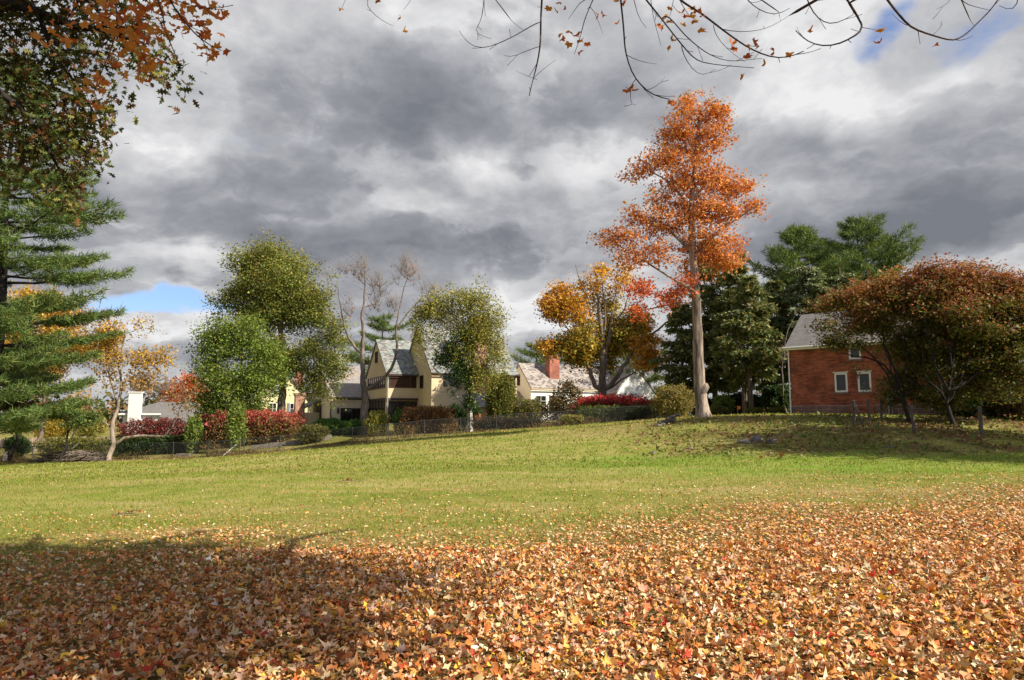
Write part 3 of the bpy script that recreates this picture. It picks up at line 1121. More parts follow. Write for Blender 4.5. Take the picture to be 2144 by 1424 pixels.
def chimney(root, x0, x1, y0, y1, z0, z1, mat, pots=1, name='chimney'):
    m = MB()
    m.box(x0, x1, y0, y1, z0, z1 - .25)
    m.box(x0 - .06, x1 + .06, y0 - .06, y1 + .06, z1 - .25, z1)
    c = m.build(name, mat, root)
    for i in range(pots):
        xx = x0 + (x1 - x0) * (i + .5) / pots
        MB().tube([(xx, (y0 + y1) / 2, z1 - .02), (xx, (y0 + y1) / 2, z1 + .4)], .13, 8).build('chimney_pot', M_GREYMETAL, c)
    return c


AX, AY, NX, NY = (1, 0, 0), (0, 1, 0), (-1, 0, 0), (0, -1, 0)
HROT = math.atan2(.436, .9)

# ------------------------------------------------------------------ tan house with steep slate gables
c0 = at(808, 885, 70.0)
tud = thing('stucco_house', 'tan stucco house with steep slate gables and dark brown windows', 'house', (c0[0], c0[1], 1.4), HROT)
gable_block(tud, 0, 6.0, 0, 7.8, 5.06, 8.6, 'x', M_STUCCO, M_SLATE, oe=.3, og=.12)
gable_block(tud, 3.2, 12.2, -4.0, 5.0, 5.06, 9.7, 'x', M_STUCCO, M_SLATE, oe=.3, og=.12)
rf = gable_block(tud, -4.1, 0.02, 6.5, 17.0, 2.86, 6.3, 'x', M_STUCCOW, M_SLATEP, oe=.25, og=.10)
# gable end of the first block (faces local -x): bands of leaded windows
window(tud, (0, 7.0, 3.66), NY, NX, 6.5, 1.2, 8, 2, M_BROWNTRIM, M_GLASSR)
window(tud, (0, 4.35, 6.35), NY, NX, .9, 1.15, 2, 2)
window(tud, (0, 7.2, .25), NY, NX, 6.8, 2.2, 6, 3, M_BROWNTRIM, M_GLASS)
window(tud, (.25, 0, 3.66), AX, NY, 2.75, 1.2, 7, 3, M_BROWNTRIM, M_GLASSR)
window(tud, (.22, 0, .25), AX, NY, 2.9, 2.1, 5, 3, M_BROWNTRIM, M_GLASS)
m = MB()
m.box(.1, 3.19, -.16, -.005, 2.42, 2.64)
m.box(-.14, -.005, -.15, 7.4, 2.48, 2.66)
m.box(.1, 3.19, -.10, -.004, 4.9, 5.04)
m.build('beam', M_BROWNTRIM, tud)
m = MB()
m.tube([(.08, -.14, -.3), (.08, -.14, 4.95)], .06, 8)
m.build('downspout', M_COPPER, tud)
# second block
window(tud, (3.2, -.7, 3.6), NY, NX, .95, 1.25, 2, 3)
window(tud, (3.2, -1.1, .1), NY, NX, 1.9, 1.5, 3, 2)
window(tud, (4.4, -4, 3.7), AX, NY, 1.6, 1.2, 3, 3)
window(tud, (3.7, -4, .1), AX, NY, 1.8, 1.5, 3, 2)
window(tud, (9.8, -4, 3.6), AX, NY, 1.6, 1.25, 3, 3)
window(tud, (9.6, -4, .5), AX, NY, 1.7, 1.5, 3, 2)
gutter(tud, (3.1, -4.36, 4.86), (12.3, -4.36, 4.86), .07, M_BROWNTRIM)
gutter(tud, (-.1, -.36, 4.84), (3.1, -.36, 4.84), .07, M_BROWNTRIM)
m = MB()
m.tube([(11.9, -4.12, -.4), (11.9, -4.12, 4.9)], .055, 8)
m.build('downspout', M_BROWNTRIM, tud)
chimney(tud, 7.2, 8.7, -4.75, -3.6, -.5, 10.6, M_BRICKP, 2)
# low brick bay with a slate hip roof in front of the second block
m = MB()
m.box(6.2, 9.0, -7.2, -4.76, -.7, 1.75)
bay = m.build('brick_bay', M_BRICKP, tud)
m = MB()
e = [(5.9, -7.5, 1.7), (9.3, -7.5, 1.7), (9.3, -4.74, 1.7), (5.9, -4.74, 1.7)]
r1, r2 = (7.0, -5.0, 3.0), (8.3, -5.0, 3.0)
m.poly([e[0], e[1], r2, r1])
m.poly([e[1], e[2], r2])
m.poly([e[3], e[0], r1])
m.poly([e[2], e[3], r1, r2])
m.poly([e[3], e[2], e[1], e[0]])
m.build('bay_roof', M_SLATE, bay)
# garage wing
GX_, GY_ = -4.1, 6.5
window(tud, (GX_, GY_ + 5.9, 3.1), NY, NX, 1.3, 1.5, 2, 3)
dm = MB()
abox(dm, (GX_, GY_ + 7.2, -.1), NY, NX, 0, 3.0, -.01, .05, 0, 2.25)
d_ = dm.build('door', M_BROWNTRIM, tud)
for s in (.25, 1.2, 2.1):
    p_ = MB()
    abox(p_, (GX_, GY_ + 7.2, -.1), NY, NX, s, s + .65, .05, .07, .2, 2.05)
    p_.build('door_panel', M_BROWNTRIM, d_)
dm = MB()
abox(dm, (GX_ + 1.1, GY_, -.1), AX, NY, 0, 2.95, -.01, .05, 0, 1.85)
d_ = dm.build('garage_door', M_BROWNTRIM, tud)
for s in (.12, .68, 1.24, 1.8, 2.36):
    p_ = MB()
    abox(p_, (GX_ + 1.1, GY_, -.1), AX, NY, s, s + .46, .05, .075, .15, 1.7)
    p_.build('door_panel', M_INTERIOR if s > 1.0 else M_GLASS, d_)
m = MB()
abox(m, (GX_ + .75, GY_, 1.2), AX, NY, 0, .2, .02, .24, 0, .45)
abox(m, (GX_ + .78, GY_, 1.2), AX, NY, .02, .12, .0, .12, .45, .6)
m.build('wall_lantern', M_WIRE, tud)
gutter(tud, (GX_ - .1, GY_ - .31, 2.68), (-.03, GY_ - .31, 2.68), .07, M_BROWNTRIM)
m = MB()
m.tube([(GX_ + .1, GY_ - .1, -.2), (GX_ + .1, GY_ - .1, 2.6)], .05, 8)
m.build('downspout', M_BROWNTRIM, tud)
# lean-to and brick chimney at the far end of the garage
m = MB()
m.box(GX_ - 2.4, GX_ - .03, GY_ + 5.0, GY_ + 10, -.6, 1.35)
m.build('lean_to_wall', M_STUCCOW, tud)
m = MB()
m.slab([(GX_ - 2.8, GY_ + 4.7, 1.25), (GX_ - .04, GY_ + 4.7, 2.8), (GX_ - .04, GY_ + 10.3, 2.8), (GX_ - 2.8, GY_ + 10.3, 1.25)], .12)
m.build('lean_to_roof', M_ASPHALT, tud)
chimney(tud, GX_ - 2.7, GX_ - 1.7, GY_ + 4.6, GY_ + 5.5, -.6, 3.4, M_BRICKP, 0)

# ------------------------------------------------------------------ white cape house
c0 = at(1112, 885, 75.0)
cape = thing('cape_house', 'white cape house with mottled slate roof and red brick chimney', 'house', (c0[0], c0[1], 1.9), HROT)
gable_block(cape, 0, 10.5, 0, 5.6, 3.4, 6.0, 'x', M_WHITEWALL, M_SLATEC, oe=.25, og=.1)
gable_block(cape, 9.0, 14.2, -2.4, 5.0, 2.9, 5.9, 'y', M_WHITEWALL, M_SLATEC, oe=.25, og=.1)
gable_block(cape, -2.6, -.02, .8, 5.0, 1.6, 3.0, 'x', M_WHITEWALL, M_SLATEC, oe=.4, og=.15)
window(cape, (0, 3.3, 3.75), NY, NX, .75, 1.15, 2, 2)
window(cape, (.5, 0, .9), AX, NY, 1.3, 1.7, 2, 3, M_WHITE)
window(cape, (2.2, 0, .9), AX, NY, 1.3, 1.7, 2, 3, M_BROWNTRIM)
window(cape, (5.6, 0, .9), AX, NY, 1.5, 1.7, 3, 3, M_WHITE)
window(cape, (7.4, 0, .9), AX, NY, 1.1, 1.7, 2, 3, M_WHITE)
window(cape, (10.9, -2.4, .8), AX, NY, 1.4, 1.6, 2, 3, M_WHITE)
chimney(cape, 2.75, 3.95, .9, 1.9, 3.3, 7.0, M_BRICKC, 2)
m = MB()
m.tube([(9.1, -2.5, -.3), (9.1, -2.5, 2.8)], .05, 8)
m.build('downspout', M_STUCCO, cape)
gutter(cape, (-.1, -.3, 3.22), (9.0, -.3, 3.22), .07, M_STUCCO)

# ------------------------------------------------------------------ pale yellow house behind the green trees
c0 = at(545, 885, 86.0)
yh = thing('yellow_house', 'pale yellow gabled house half hidden by green trees', 'house', (c0[0], c0[1], .6), R(14))
gable_block(yh, 0, 5.2, 0, 8, 4.1, 7.2, 'y', M_YELLOWWALL, M_ASPHALT, oe=.25, og=.15)
gable_block(yh, -6.0, .02, 1.5, 7.5, 3.0, 5.2, 'x', M_YELLOWWALL, M_ASPHALT, oe=.3, og=.2)
window(yh, (1.3, 0, 4.3), AX, NY, .9, 1.2, 2, 2, M_WHITE)
window(yh, (3.3, 0, 2.0), AX, NY, .9, 1.4, 2, 2, M_WHITE)
window(yh, (.9, 0, 2.0), AX, NY, .9, 1.4, 2, 2, M_WHITE)
window(yh, (-3.5, 1.5, 1.0), AX, NY, 1.0, 1.4, 2, 2, M_WHITE)
for sx in (3.0, 4.24):
    m = MB()
    abox(m, (sx, 0, 2.0), AX, NY, 0, .26, 0, .04, 0, 1.4)
    m.build('shutter', M_GREYMETAL, yh)
chimney(yh, 3.6, 4.6, 3.0, 3.9, 3, 7.7, M_BRICKC, 0)

# ------------------------------------------------------------------ white ranch house on the left
c0 = at(290, 885, 84.0)
rh = thing('ranch_house', 'low white house with tall white chimney and grey hip roof', 'house', (c0[0], c0[1], -.2), R(10))
m = MB()
m.box(-1.7, 8.0, 0, 6.5, -.6, 2.95)
m.build('wall', M_WHITEWALL, rh)
m = MB()
e = [(-2.1, -.4, 2.9), (8.4, -.4, 2.9), (8.4, 6.9, 2.9), (-2.1, 6.9, 2.9)]
r1, r2 = (1.2, 3.2, 4.35), (5.0, 3.2, 4.35)
for pl in ([e[0], e[1], r2, r1], [e[1], e[2], r2], [e[3], e[0], r1], [e[2], e[3], r1, r2], [e[3], e[2], e[1], e[0]]):
    m.poly(pl)
m.build('roof', M_ASPHALT, rh)
m = MB()
m.box(-2.1, 8.4, -.43, -.405, 2.74, 2.93)
m.build('fascia', M_WHITE, rh)
m = MB()
m.box(-1.0, .3, -.7, -.02, -.6, 5.3)
m.box(-1.08, .38, -.78, .0, 5.3, 5.42)
m.build('chimney', M_WHITEWALL, rh)
window(rh, (.6, 0, 1.4), AX, NY, 1.0, 1.1, 2, 1, M_WHITE)
window(rh, (-1.7, 2.0, .9), NY, NX, 1.0, 1.6, 2, 2, M_WHITE)
gable_block(rh, 3.4, 9.0, -3.4, -.5, 1.9, 3.0, 'x', M_WHITEWALL, M_ASPHALT, oe=.4, og=.3)

# ------------------------------------------------------------------ old brick house on the right
BU, BV = np.array([.75, -.66]), np.array([.66, .75])
BU, BV = BU / np.linalg.norm(BU), BV / np.linalg.norm(BV)
BC = at(1659, 868, 48.0)
BZ = 2.08
bh = thing('brick_house', 'old two storey red brick house with grey roof and stone foundation', 'house', (BC[0], BC[1], BZ), math.atan2(BU[1], BU[0]))


def on_wall(px, py):
    """local (x, z) on the long brick wall"""
    d = ray(px, py)
    # BC.xy + t BU = s d.xy
    A_ = np.array([[d[0], -BU[0]], [d[1], -BU[1]]])
    s, t = np.linalg.solve(A_, BC[:2])
    return t, CAMZ + d[2] * s - BZ


EZ = on_wall(1659, 729)[1]
wins = []
for a_, b_ in (((1748, 822), (1773.5, 780)), ((1796.5, 821), (1823, 778)), ((1777, 753), (1802, 722))):
    x0, z0 = on_wall(*a_)
    x1, z1 = on_wall(*b_)
    wins.append((x0, x1, z0, min(z1, EZ - .12)))
FZ = on_wall(1668, 850)[1]
BL = 11.7
xsb = sorted({0, BL, *[w_[0] for w_ in wins], *[w_[1] for w_ in wins]})
zsb = sorted({FZ, EZ, *[w_[2] for w_ in wins], *[w_[3] for w_ in wins]})
RZ = EZ + 2.55
m = MB()
inh = lambda x, z: any(w_[0] < x < w_[1] and w_[2] < z < w_[3] for w_ in wins)
for xa, xb in zip(xsb[:-1], xsb[1:]):
    for za, zb in zip(zsb[:-1], zsb[1:]):
        if not inh((xa + xb) / 2, (za + zb) / 2):
            m.poly([(xa, 0, za), (xb, 0, za), (xb, 0, zb), (xa, 0, zb)])
for x0, x1, z0, z1 in wins:       # reveals
    m.poly([(x0, 0, z0), (x0, 0, z1), (x0, .22, z1), (x0, .22, z0)])
    m.poly([(x1, 0, z1), (x1, 0, z0), (x1, .22, z0), (x1, .22, z1)])
    m.poly([(x0, 0, z1), (x1, 0, z1), (x1, .22, z1), (x0, .22, z1)])
    m.poly([(x0, 0, z0), (x0, .22, z0), (x1, .22, z0), (x1, 0, z0)])
m.poly([(BL, 0, -.6), (BL, 6.8, -.6), (BL, 6.8, EZ), (BL, 3.4, RZ), (BL, 0, EZ)])
m.poly([(0, 6.8, -.6), (0, 0, -.6), (0, 0, EZ), (0, 3.4, RZ), (0, 6.8, EZ)])
m.poly([(BL, 6.8, -.6), (0, 6.8, -.6), (0, 6.8, EZ), (BL, 6.8, EZ)])
bw = m.build('wall', M_BRICK, bh)
gable_block(bh, 0, BL, 0, 6.8, EZ, RZ, 'x', M_BRICK, M_ASPHALT, oe=.34, og=.3, walls=False, t=.12)
m = MB()
m.box(-.3, BL + .3, -.36, -.33, EZ - .14, EZ + .02)
m.box(-.3, BL + .3, -.33, -.004, EZ - .16, EZ - .13)
m.build('fascia', M_WHITE, bh)
gutter(bh, (-.35, -.42, EZ + .0), (BL + .35, -.42, EZ + .0), .06, M_WHITE)
m = MB()
m.tube([(-.06, -.40, EZ - .03), (-.05, -.10, EZ - .35), (-.05, -.10, .25), (-.05, -.25, .08)], .05, 8)
m.build('downspout', M_WHITE, bh)
for x0, x1, z0, z1 in wins:
    w_, h_ = x1 - x0, z1 - z0
    f = window(bh, (x0 + .01, .10, z0 + .01), AX, NY, w_ - .02, h_ - .02, 1, 1, M_WHITE, M_GLASS, fw=.11, proud=.08)
    k = MB()
    k.box(x0 - .08, x1 + .08, -.07, .02, z0 - .13, z0 - .004)
    k.build('sill', M_BROWNSTONE, f)
    k = MB()
    k.box(x0 + .1, x1 - .1, .13, .15, z0 + .1, z1 - .1)
    k.build('blind', M_CURTAIN, f)
    if z1 < EZ - .3:
        k = MB()
        k.box(x0 - .06, x1 + .06, -.035, .01, z1 + .004, z1 + .06)
        k.build('lintel', M_WHITE, f)
# stone foundation: mortar bed and single stones in front of it
m = MB()
m.box(-.05, BL + .05, -.06, -.004, -.7, FZ)
fd = m.build('foundation', M_MORTAR, bh)
z_ = -.12
rows = [(-.14, .10), (.12, .40), (.42, FZ - .02)]
for ri, (za, zb) in enumerate(rows):
    x = -.07
    while x < BL - .1:
        wdt = random.uniform(.35, .95) * (1.0 if ri else .8)
        xe = min(x + wdt, BL + .06)
        split = random.random() < .28 and wdt > .4
        cells = [(x, xe, za, zb)] if not split else [(x, xe, za, (za + zb) / 2 - .012), (x, xe, (za + zb) / 2 + .012, zb)]
        for a0, a1, b0, b1 in cells:
            j = lambda: random.uniform(-.012, .012)
            pr = random.uniform(.085, .125)
            m = MB()
            fr = [(a0 + .03 + j(), -pr, b0 + .022 + j()), (a1 - .02 + j(), -pr - j(), b0 + .012 + j()), (a1 - .02 + j(), -pr, b1 - .012 + j()), (a0 + .02 + j(), -pr - j(), b1 - .012 + j())]
            bk = [(a0 + .008, -.05, b0), (a1 - .008, -.05, b0), (a1 - .008, -.05, b1), (a0 + .008, -.05, b1)]
            m.poly(fr)
            for q in range(4):
                m.poly([bk[q], bk[(q + 1) % 4], fr[(q + 1) % 4], fr[q]])
            m.build('stone', M_BROWNSTONE, fd)
        x = xe + .012
# cellar hatch, meter box
xc, zc = on_wall(1805, 872)
m = MB()
m.box(xc - .7, xc + .75, -.16, -.127, -.05, .62)
m.build('cellar_hatch', M_BRICK, bh)
xm, zm = on_wall(1864, 834)
m = MB()
m.box(xm - .2, xm + .2, -.24, -.005, zm - .15, zm + .14)
m.poly([(xm - .24, -.28, zm + .14), (xm + .24, -.28, zm + .14), (xm + .24, .0, zm + .22), (xm - .24, .0, zm + .22)])
mt = m.build('meter_box', M_GREYMETAL, bh)
m = MB()
m.tube([(xm - .07, -.15, zm - .15), (xm - .07, -.15, -.1)], .04, 8)
m.tube([(xm + .12, -.15, zm - .15), (xm + .12, -.15, -.1)], .03, 8)
m.build('conduit', M_GREYMETAL, mt)
# rear wing
gable_block(bh, BL + .02, BL + 8, 4.2, 10, 2.9, 4.8, 'x', M_BRICK, M_ASPHALT, oe=.3, og=.3)
window(bh, (BL + 2.0, 4.2, .9), AX, NY, .9, 1.4, 1, 2, M_WHITE)

# ------------------------------------------------------------------ evergreens
PAL_PINE = [(4, (.11, .165, .042)), (3, (.155, .21, .055)), (2, (.07, .115, .036)), (1, (.22, .235, .07))]
PAL_OLIVE = [(4, (.14, .165, .055)), (3, (.19, .20, .07)), (2, (.09, .12, .042)), (1.2, (.26, .22, .09))]
PAL_GREYGR = [(4, (.16, .19, .085)), (3, (.21, .23, .11)), (2, (.10, .13, .06))]
pine('white_pine', 'huge white pine with layered green branches at the left edge', -8, 47, 130,
     [(170, 34), (240, 90), (330, 160), (420, 185), (530, 215), (640, 205), (720, 195), (800, 178), (870, 165), (905, 125)], PAL_PINE, whorl=1.5, per=7, r0=.5,
     tuft=.50, up=.16, blades=11, start=.30, tstep=.34, spread=.42, jag=.15)
pine('white_pine', 'white pine behind the tan house, left of its main gable', 800, 92, 655, [(665, 12), (690, 34), (730, 50), (800, 60), (860, 60)], PAL_PINE, whorl=1.5, r0=.3, spread=.5, jag=.35, per=7, tuft=.6, blades=9, tstep=.5)
pine('white_pine', 'small white pine showing above the cape house roof', 1122, 100, 712, [(722, 14), (745, 38), (790, 52), (850, 55)], PAL_PINE, whorl=1.6, r0=.3, spread=.5, jag=.35, per=7, tuft=.65, blades=8, tstep=.55)
pine('white_pine', 'dark green pine low behind the yellow many-stemmed maple', 1345, 80, 690, [(700, 12), (740, 40), (800, 55), (850, 50)], PAL_PINE, whorl=1.4, r0=.3, spread=.5, jag=.35, per=7, tuft=.55, blades=9, tstep=.45)
pine('white_pine', 'tall white pine above the brick house, the left of two', 1683, 66, 478, [(486, 14), (520, 42), (560, 66), (600, 78), (660, 70), (760, 60)], PAL_PINE, whorl=1.15, per=7, spread=.5, jag=.35, r0=.35, tuft=.55, blades=11, up=.34, tstep=.36)
pine('white_pine', 'tall white pine above the brick house, the right of two', 1806, 66, 470, [(478, 18), (505, 48), (545, 74), (590, 84), (660, 80), (760, 60)], PAL_PINE, whorl=1.1, per=7, spread=.5, jag=.35, r0=.35, tuft=.55, blades=11, up=.34, tstep=.36)
for px, Y, top, lean, r0, prof, lb in (
        (1425, 60, 625, 0, .22, [(635, 8), (680, 28), (740, 42), (800, 40), (850, 30)], 'olive spruce left of the orange maple trunk'),
        (1494, 61, 500, 0, .26, [(510, 10), (560, 30), (620, 46), (690, 58), (760, 56), (810, 40)], 'tall olive spruce directly behind the orange maple trunk'),
        (1552, 58, 535, 0, .24, [(545, 10), (590, 32), (650, 54), (720, 62), (780, 50), (800, 30)], 'broad olive spruce right of the orange maple trunk'),
        (1566, 54, 575, .02, .2, [(588, 10), (620, 30), (680, 56), (740, 62), (770, 34)], 'olive spruce with a bare leaning pale trunk'),
        (1625, 62, 590, 0, .2, [(600, 8), (640, 24), (700, 38), (770, 42), (830, 34)], 'olive spruce close to the brick house corner'),
        (1700, 60, 548, 0, .22, [(556, 10), (590, 34), (640, 52), (720, 60), (800, 60)], 'grey green cedar in front of the left tall pine'),
        (1762, 60, 560, 0, .22, [(566, 12), (600, 36), (660, 50), (740, 54), (800, 50)], 'grey green cedar behind the brick house ridge')):
    pine('spruce_tree', lb, px, Y, top, prof, PAL_GREYGR if 'cedar' in lb else PAL_OLIVE, whorl=.85, per=7, r0=r0, tuft=.42, up=-.02, droop=.18, lean=lean, blades=6, start=.2, tstep=.27, spread=.36,
         style='spray', cat='conifer', bark=M_BARK, jag=.3)

# ------------------------------------------------------------------ the tall orange maple
PAL_ORANGE = [(4, (.60, .205, .05)), (3, (.68, .28, .075)), (2, (.46, .14, .04)), (1.5, (.66, .36, .10))]
PAL_REDOR = [(4, (.62, .16, .05)), (3, (.54, .12, .04)), (2, (.68, .22, .07))]
oc = [(1440, 225, 50, 28), (1500, 240, 38, 38), (1420, 275, 55, 40), (1480, 300, 60, 45), (1395, 335, 48, 34), (1345, 355, 36, 20, 0, .6), (1450, 370, 65, 45), (1510, 380, 45, 42),
      (1390, 410, 60, 38), (1550, 400, 38, 34), (1575, 430, 20, 22), (1460, 440, 66, 40), (1340, 450, 45, 30, 0, .8), (1530, 450, 45, 26), (1400, 480, 55, 34), (1300, 495, 45, 26, 0, .7), (1470, 505, 60, 36),
      (1545, 500, 30, 26), (1360, 520, 50, 30), (1440, 550, 60, 34), (1520, 545, 45, 34), (1320, 540, 42, 24, 0, .7), (1425, 595, 48, 26), (1395, 625, 40, 20), (1345, 610, 36, 26), (1330, 650, 26, 22, 0, .7), (1270, 505, 24, 14, 0, .6)]
pals = {i: PAL_REDOR for i in (22, 23, 24, 25)}
deciduous('orange_maple', 'tall orange maple with a straight pale trunk on the lawn rise', 1467, 42,
          [([(1467, 840), (1463, 760), (1460, 680), (1457, 600), (1450, 520), (1447, 450), (1450, 390), (1458, 330), (1462, 270), (1466, 225)], (.40, .06)),
           ([(1456, 545), (1480, 505), (1510, 480), (1540, 460), (1570, 440)], (.16, .03)), ([(1452, 530), (1420, 500), (1390, 470), (1350, 455), (1320, 450)], (.15, .03)),
           ([(1458, 612, -.6), (1420, 590, -1), (1385, 570), (1340, 540), (1290, 510)], (.10, .03)), ([(1450, 420), (1480, 380), (1510, 350)], (.12, .03)), ([(1448, 440), (1420, 400), (1390, 370), (1350, 355)], (.12, .03)),
           ([(1455, 350), (1435, 310), (1425, 260)], (.09, .02)), ([(1457, 640), (1420, 635), (1380, 640), (1335, 655)], (.11, .02))],
          oc, by_clump(pals, PAL_ORANGE), dens=34, leaf=(40, .30, .145), bark=M_BARKL, tip=.012, e=2.1, thin=.42, jit=.012, bf=.25, twigs=3, twig_len=.7, attach=.55, seg=.7, squash=.6)
root = [o for o in bpy.data.objects if o.name == 'orange_maple'][0]
bp = at(1468, 812, 41.95) - np.array(root.location)
P = np.array([bp + (-.05, 0, -.25), bp + (.12, -.12, -.08), bp + (.22, -.18, .05), bp + (.31, -.22, .12), bp + (.34, -.23, .14)])
V, Fq = tube_np(P, np.array([.30, .27, .22, .19, .15]), 10)
st_ = link('cut_limb', mesh_data('cut_limb', V, Fq, M_BARKL, None, True), root)
V, Fq = tube_np(np.array([P[-1] - (.02, -.01, .01), P[-1] + (.012, -.005, .005), P[-1] + (.014, -.006, .006)]), np.array([.14, .14, .01]), 10)
link('sawn_face', mesh_data('sawn_face', V, Fq, mat_plain('sawn_wood', (.22, .16, .11), .3, 9, .9, .2, .1)), st_)

# ------------------------------------------------------------------ other leafy trees
PAL_GREEN = [(4, (.17, .21, .04)), (3, (.23, .25, .052)), (2, (.11, .15, .032)), (1, (.30, .29, .06))]
PAL_LGREEN = [(4, (.14, .20, .032)), (3, (.20, .26, .042)), (2, (.09, .14, .026)), (1, (.30, .31, .055))]
PAL_YG = [(4, (.27, .26, .04)), (3, (.22, .23, .045)), (2, (.40, .32, .075)), (1, (.13, .15, .035))]
PAL_GOLD = [(4, (.50, .27, .035)), (3, (.60, .36, .05)), (2, (.38, .22, .04)), (2, (.26, .24, .04))]
PAL_GOLDGREEN = [(3, (.25, .24, .035)), (3, (.46, .31, .04)), (1.5, (.14, .16, .028)), (1.5, (.58, .33, .05))]
PAL_YOR = [(4, (.60, .31, .035)), (3, (.52, .23, .03)), (3, (.64, .39, .05)), (1, (.27, .23, .035))]
PAL_RUST = [(3, (.30, .13, .05)), (3, (.20, .10, .04)), (2, (.16, .12, .04)), (1, (.38, .2, .07))]
PAL_MAROON = [(3, (.07, .035, .025)), (3, (.05, .05, .02)), (2, (.10, .04, .03))]
PAL_DKGREEN = [(4, (.035, .065, .015)), (3, (.05, .085, .02)), (2, (.025, .045, .012))]
PAL_BRIGHTGREEN = [(4, (.08, .16, .025)), (3, (.12, .21, .035)), (2, (.05, .10, .02))]
PAL_CRIMSON = [(4, (.50, .045, .055)), (3, (.40, .03, .04)), (2, (.58, .08, .07)), (1, (.3, .05, .04))]
PAL_BURGUNDY = [(4, (.20, .045, .04)), (3, (.14, .03, .03)), (2, (.28, .07, .05)), (1, (.12, .07, .04))]
PAL_BROWNRED = [(4, (.26, .13, .055)), (3, (.19, .09, .045)), (2, (.33, .18, .07)), (1.5, (.12, .11, .035))]

deciduous('green_tree', 'tallest rounded green tree left of the tan house', 590, 66,
          [([(590, 850), (592, 780), (590, 700), (575, 640), (565, 580), (565, 545)], (.45, .08)), ([(592, 690), (620, 655), (650, 640), (690, 660)], (.2, .05)), ([(590, 720), (550, 680), (520, 640)], (.2, .05)),
           ([(592, 760), (640, 740), (690, 730)], (.15, .04))],
          [(565, 535, 62, 34), (515, 565, 40, 32), (605, 560, 40, 45), (560, 595, 85, 42), (500, 610, 30, 34), (655, 640, 48, 50), (695, 700, 26, 45), (640, 715, 60, 50), (540, 655, 72, 50), (695, 755, 34, 40), (600, 760, 70, 45), (665, 800, 36, 36), (720, 770, 18, 20, 0, .6), (600, 660, 60, 50), (600, 610, 70, 50), (480, 640, 34, 40), (580, 710, 70, 50), (560, 560, 70, 50)],
          const_pal(PAL_GREEN, [(1, (.27, .23, .05)), (1, (.2, .2, .045))]), dens=15, leaf=(95, .52, .165), thin=.8, droop=.2, squash=.6)
deciduous('green_tree', 'lower bright green feathery tree in front of the yellow house', 505, 61,
          [([(505, 880), (500, 820), (505, 760), (500, 700)], (.28, .06)), ([(503, 810), (460, 770), (430, 760)], (.12, .04)), ([(504, 800), (550, 760), (575, 740)], (.12, .04))],
          [(500, 685, 52, 34), (460, 735, 46, 42), (540, 735, 56, 46), (440, 795, 30, 38), (495, 800, 64, 46), (560, 800, 40, 34), (470, 845, 46, 22), (520, 850, 46, 20), (510, 760, 70, 60), (450, 700, 34, 40), (430, 830, 26, 34)],
          const_pal(PAL_LGREEN), dens=18, leaf=(85, .50, .155), thin=.8, droop=.25, squash=.7)
deciduous('bare_tree', 'nearly bare grey tree forking in front of the tan house', 763, 60,
          [([(764, 860), (765, 830), (758, 800), (760, 770), (757, 740), (762, 700), (757, 660), (765, 610), (762, 570)], (.36, .035)),
           ([(752, 745), (735, 715), (720, 680), (712, 635), (705, 595)], (.16, .025)), ([(772, 818), (800, 798), (825, 765), (832, 720), (828, 690), (838, 640), (850, 590)], (.19, .03)),
           ([(829, 690), (855, 655), (885, 620)], (.09, .03))],
          [(712, 590, 22, 34), (750, 580, 28, 34), (785, 600, 22, 34), (770, 640, 30, 30), (740, 650, 24, 30), (850, 570, 26, 36), (885, 590, 30, 26), (865, 630, 30, 26), (830, 640, 22, 30), (905, 620, 16, 18)],
          const_pal([(2, (.38, .13, .06)), (1, (.30, .18, .08))]), dens=44, leaf=(1.2, .35, .13), bark=M_BARK, twigs=6, twig_len=1.7, twig_up=1.1, tip=.012, bf=.2, attach=.6, twig_r=.011)
deciduous('birch_tree', 'drooping yellow green birch in front of the tan house chimney', 985, 56.3,
          [([(986, 880), (982, 850), (985, 800), (982, 740), (972, 690), (962, 640), (958, 610)], (.26, .05)), ([(978, 868), (950, 825), (930, 790), (908, 770)], (.16, .06)),
           ([(955, 825), (970, 790), (966, 760), (960, 745)], (.10, .05)), ([(980, 720), (1000, 680), (1015, 650)], (.09, .03)), ([(975, 690), (940, 650), (905, 640)], (.09, .03))],
          [(895, 650, 32, 30), (880, 700, 18, 45), (935, 635, 40, 42), (985, 620, 42, 36), (1020, 665, 42, 50), (1042, 720, 22, 50), (985, 700, 40, 60), (1005, 770, 34, 40), (945, 690, 30, 40), (870, 650, 14, 30)],
          const_pal(PAL_YG), dens=19, leaf=(105, .34, .13), thin=.8, bark=M_BIRCH, droop=.55, tip=.010, twigs=2, twig_len=.7, squash=.8, attach=.4)
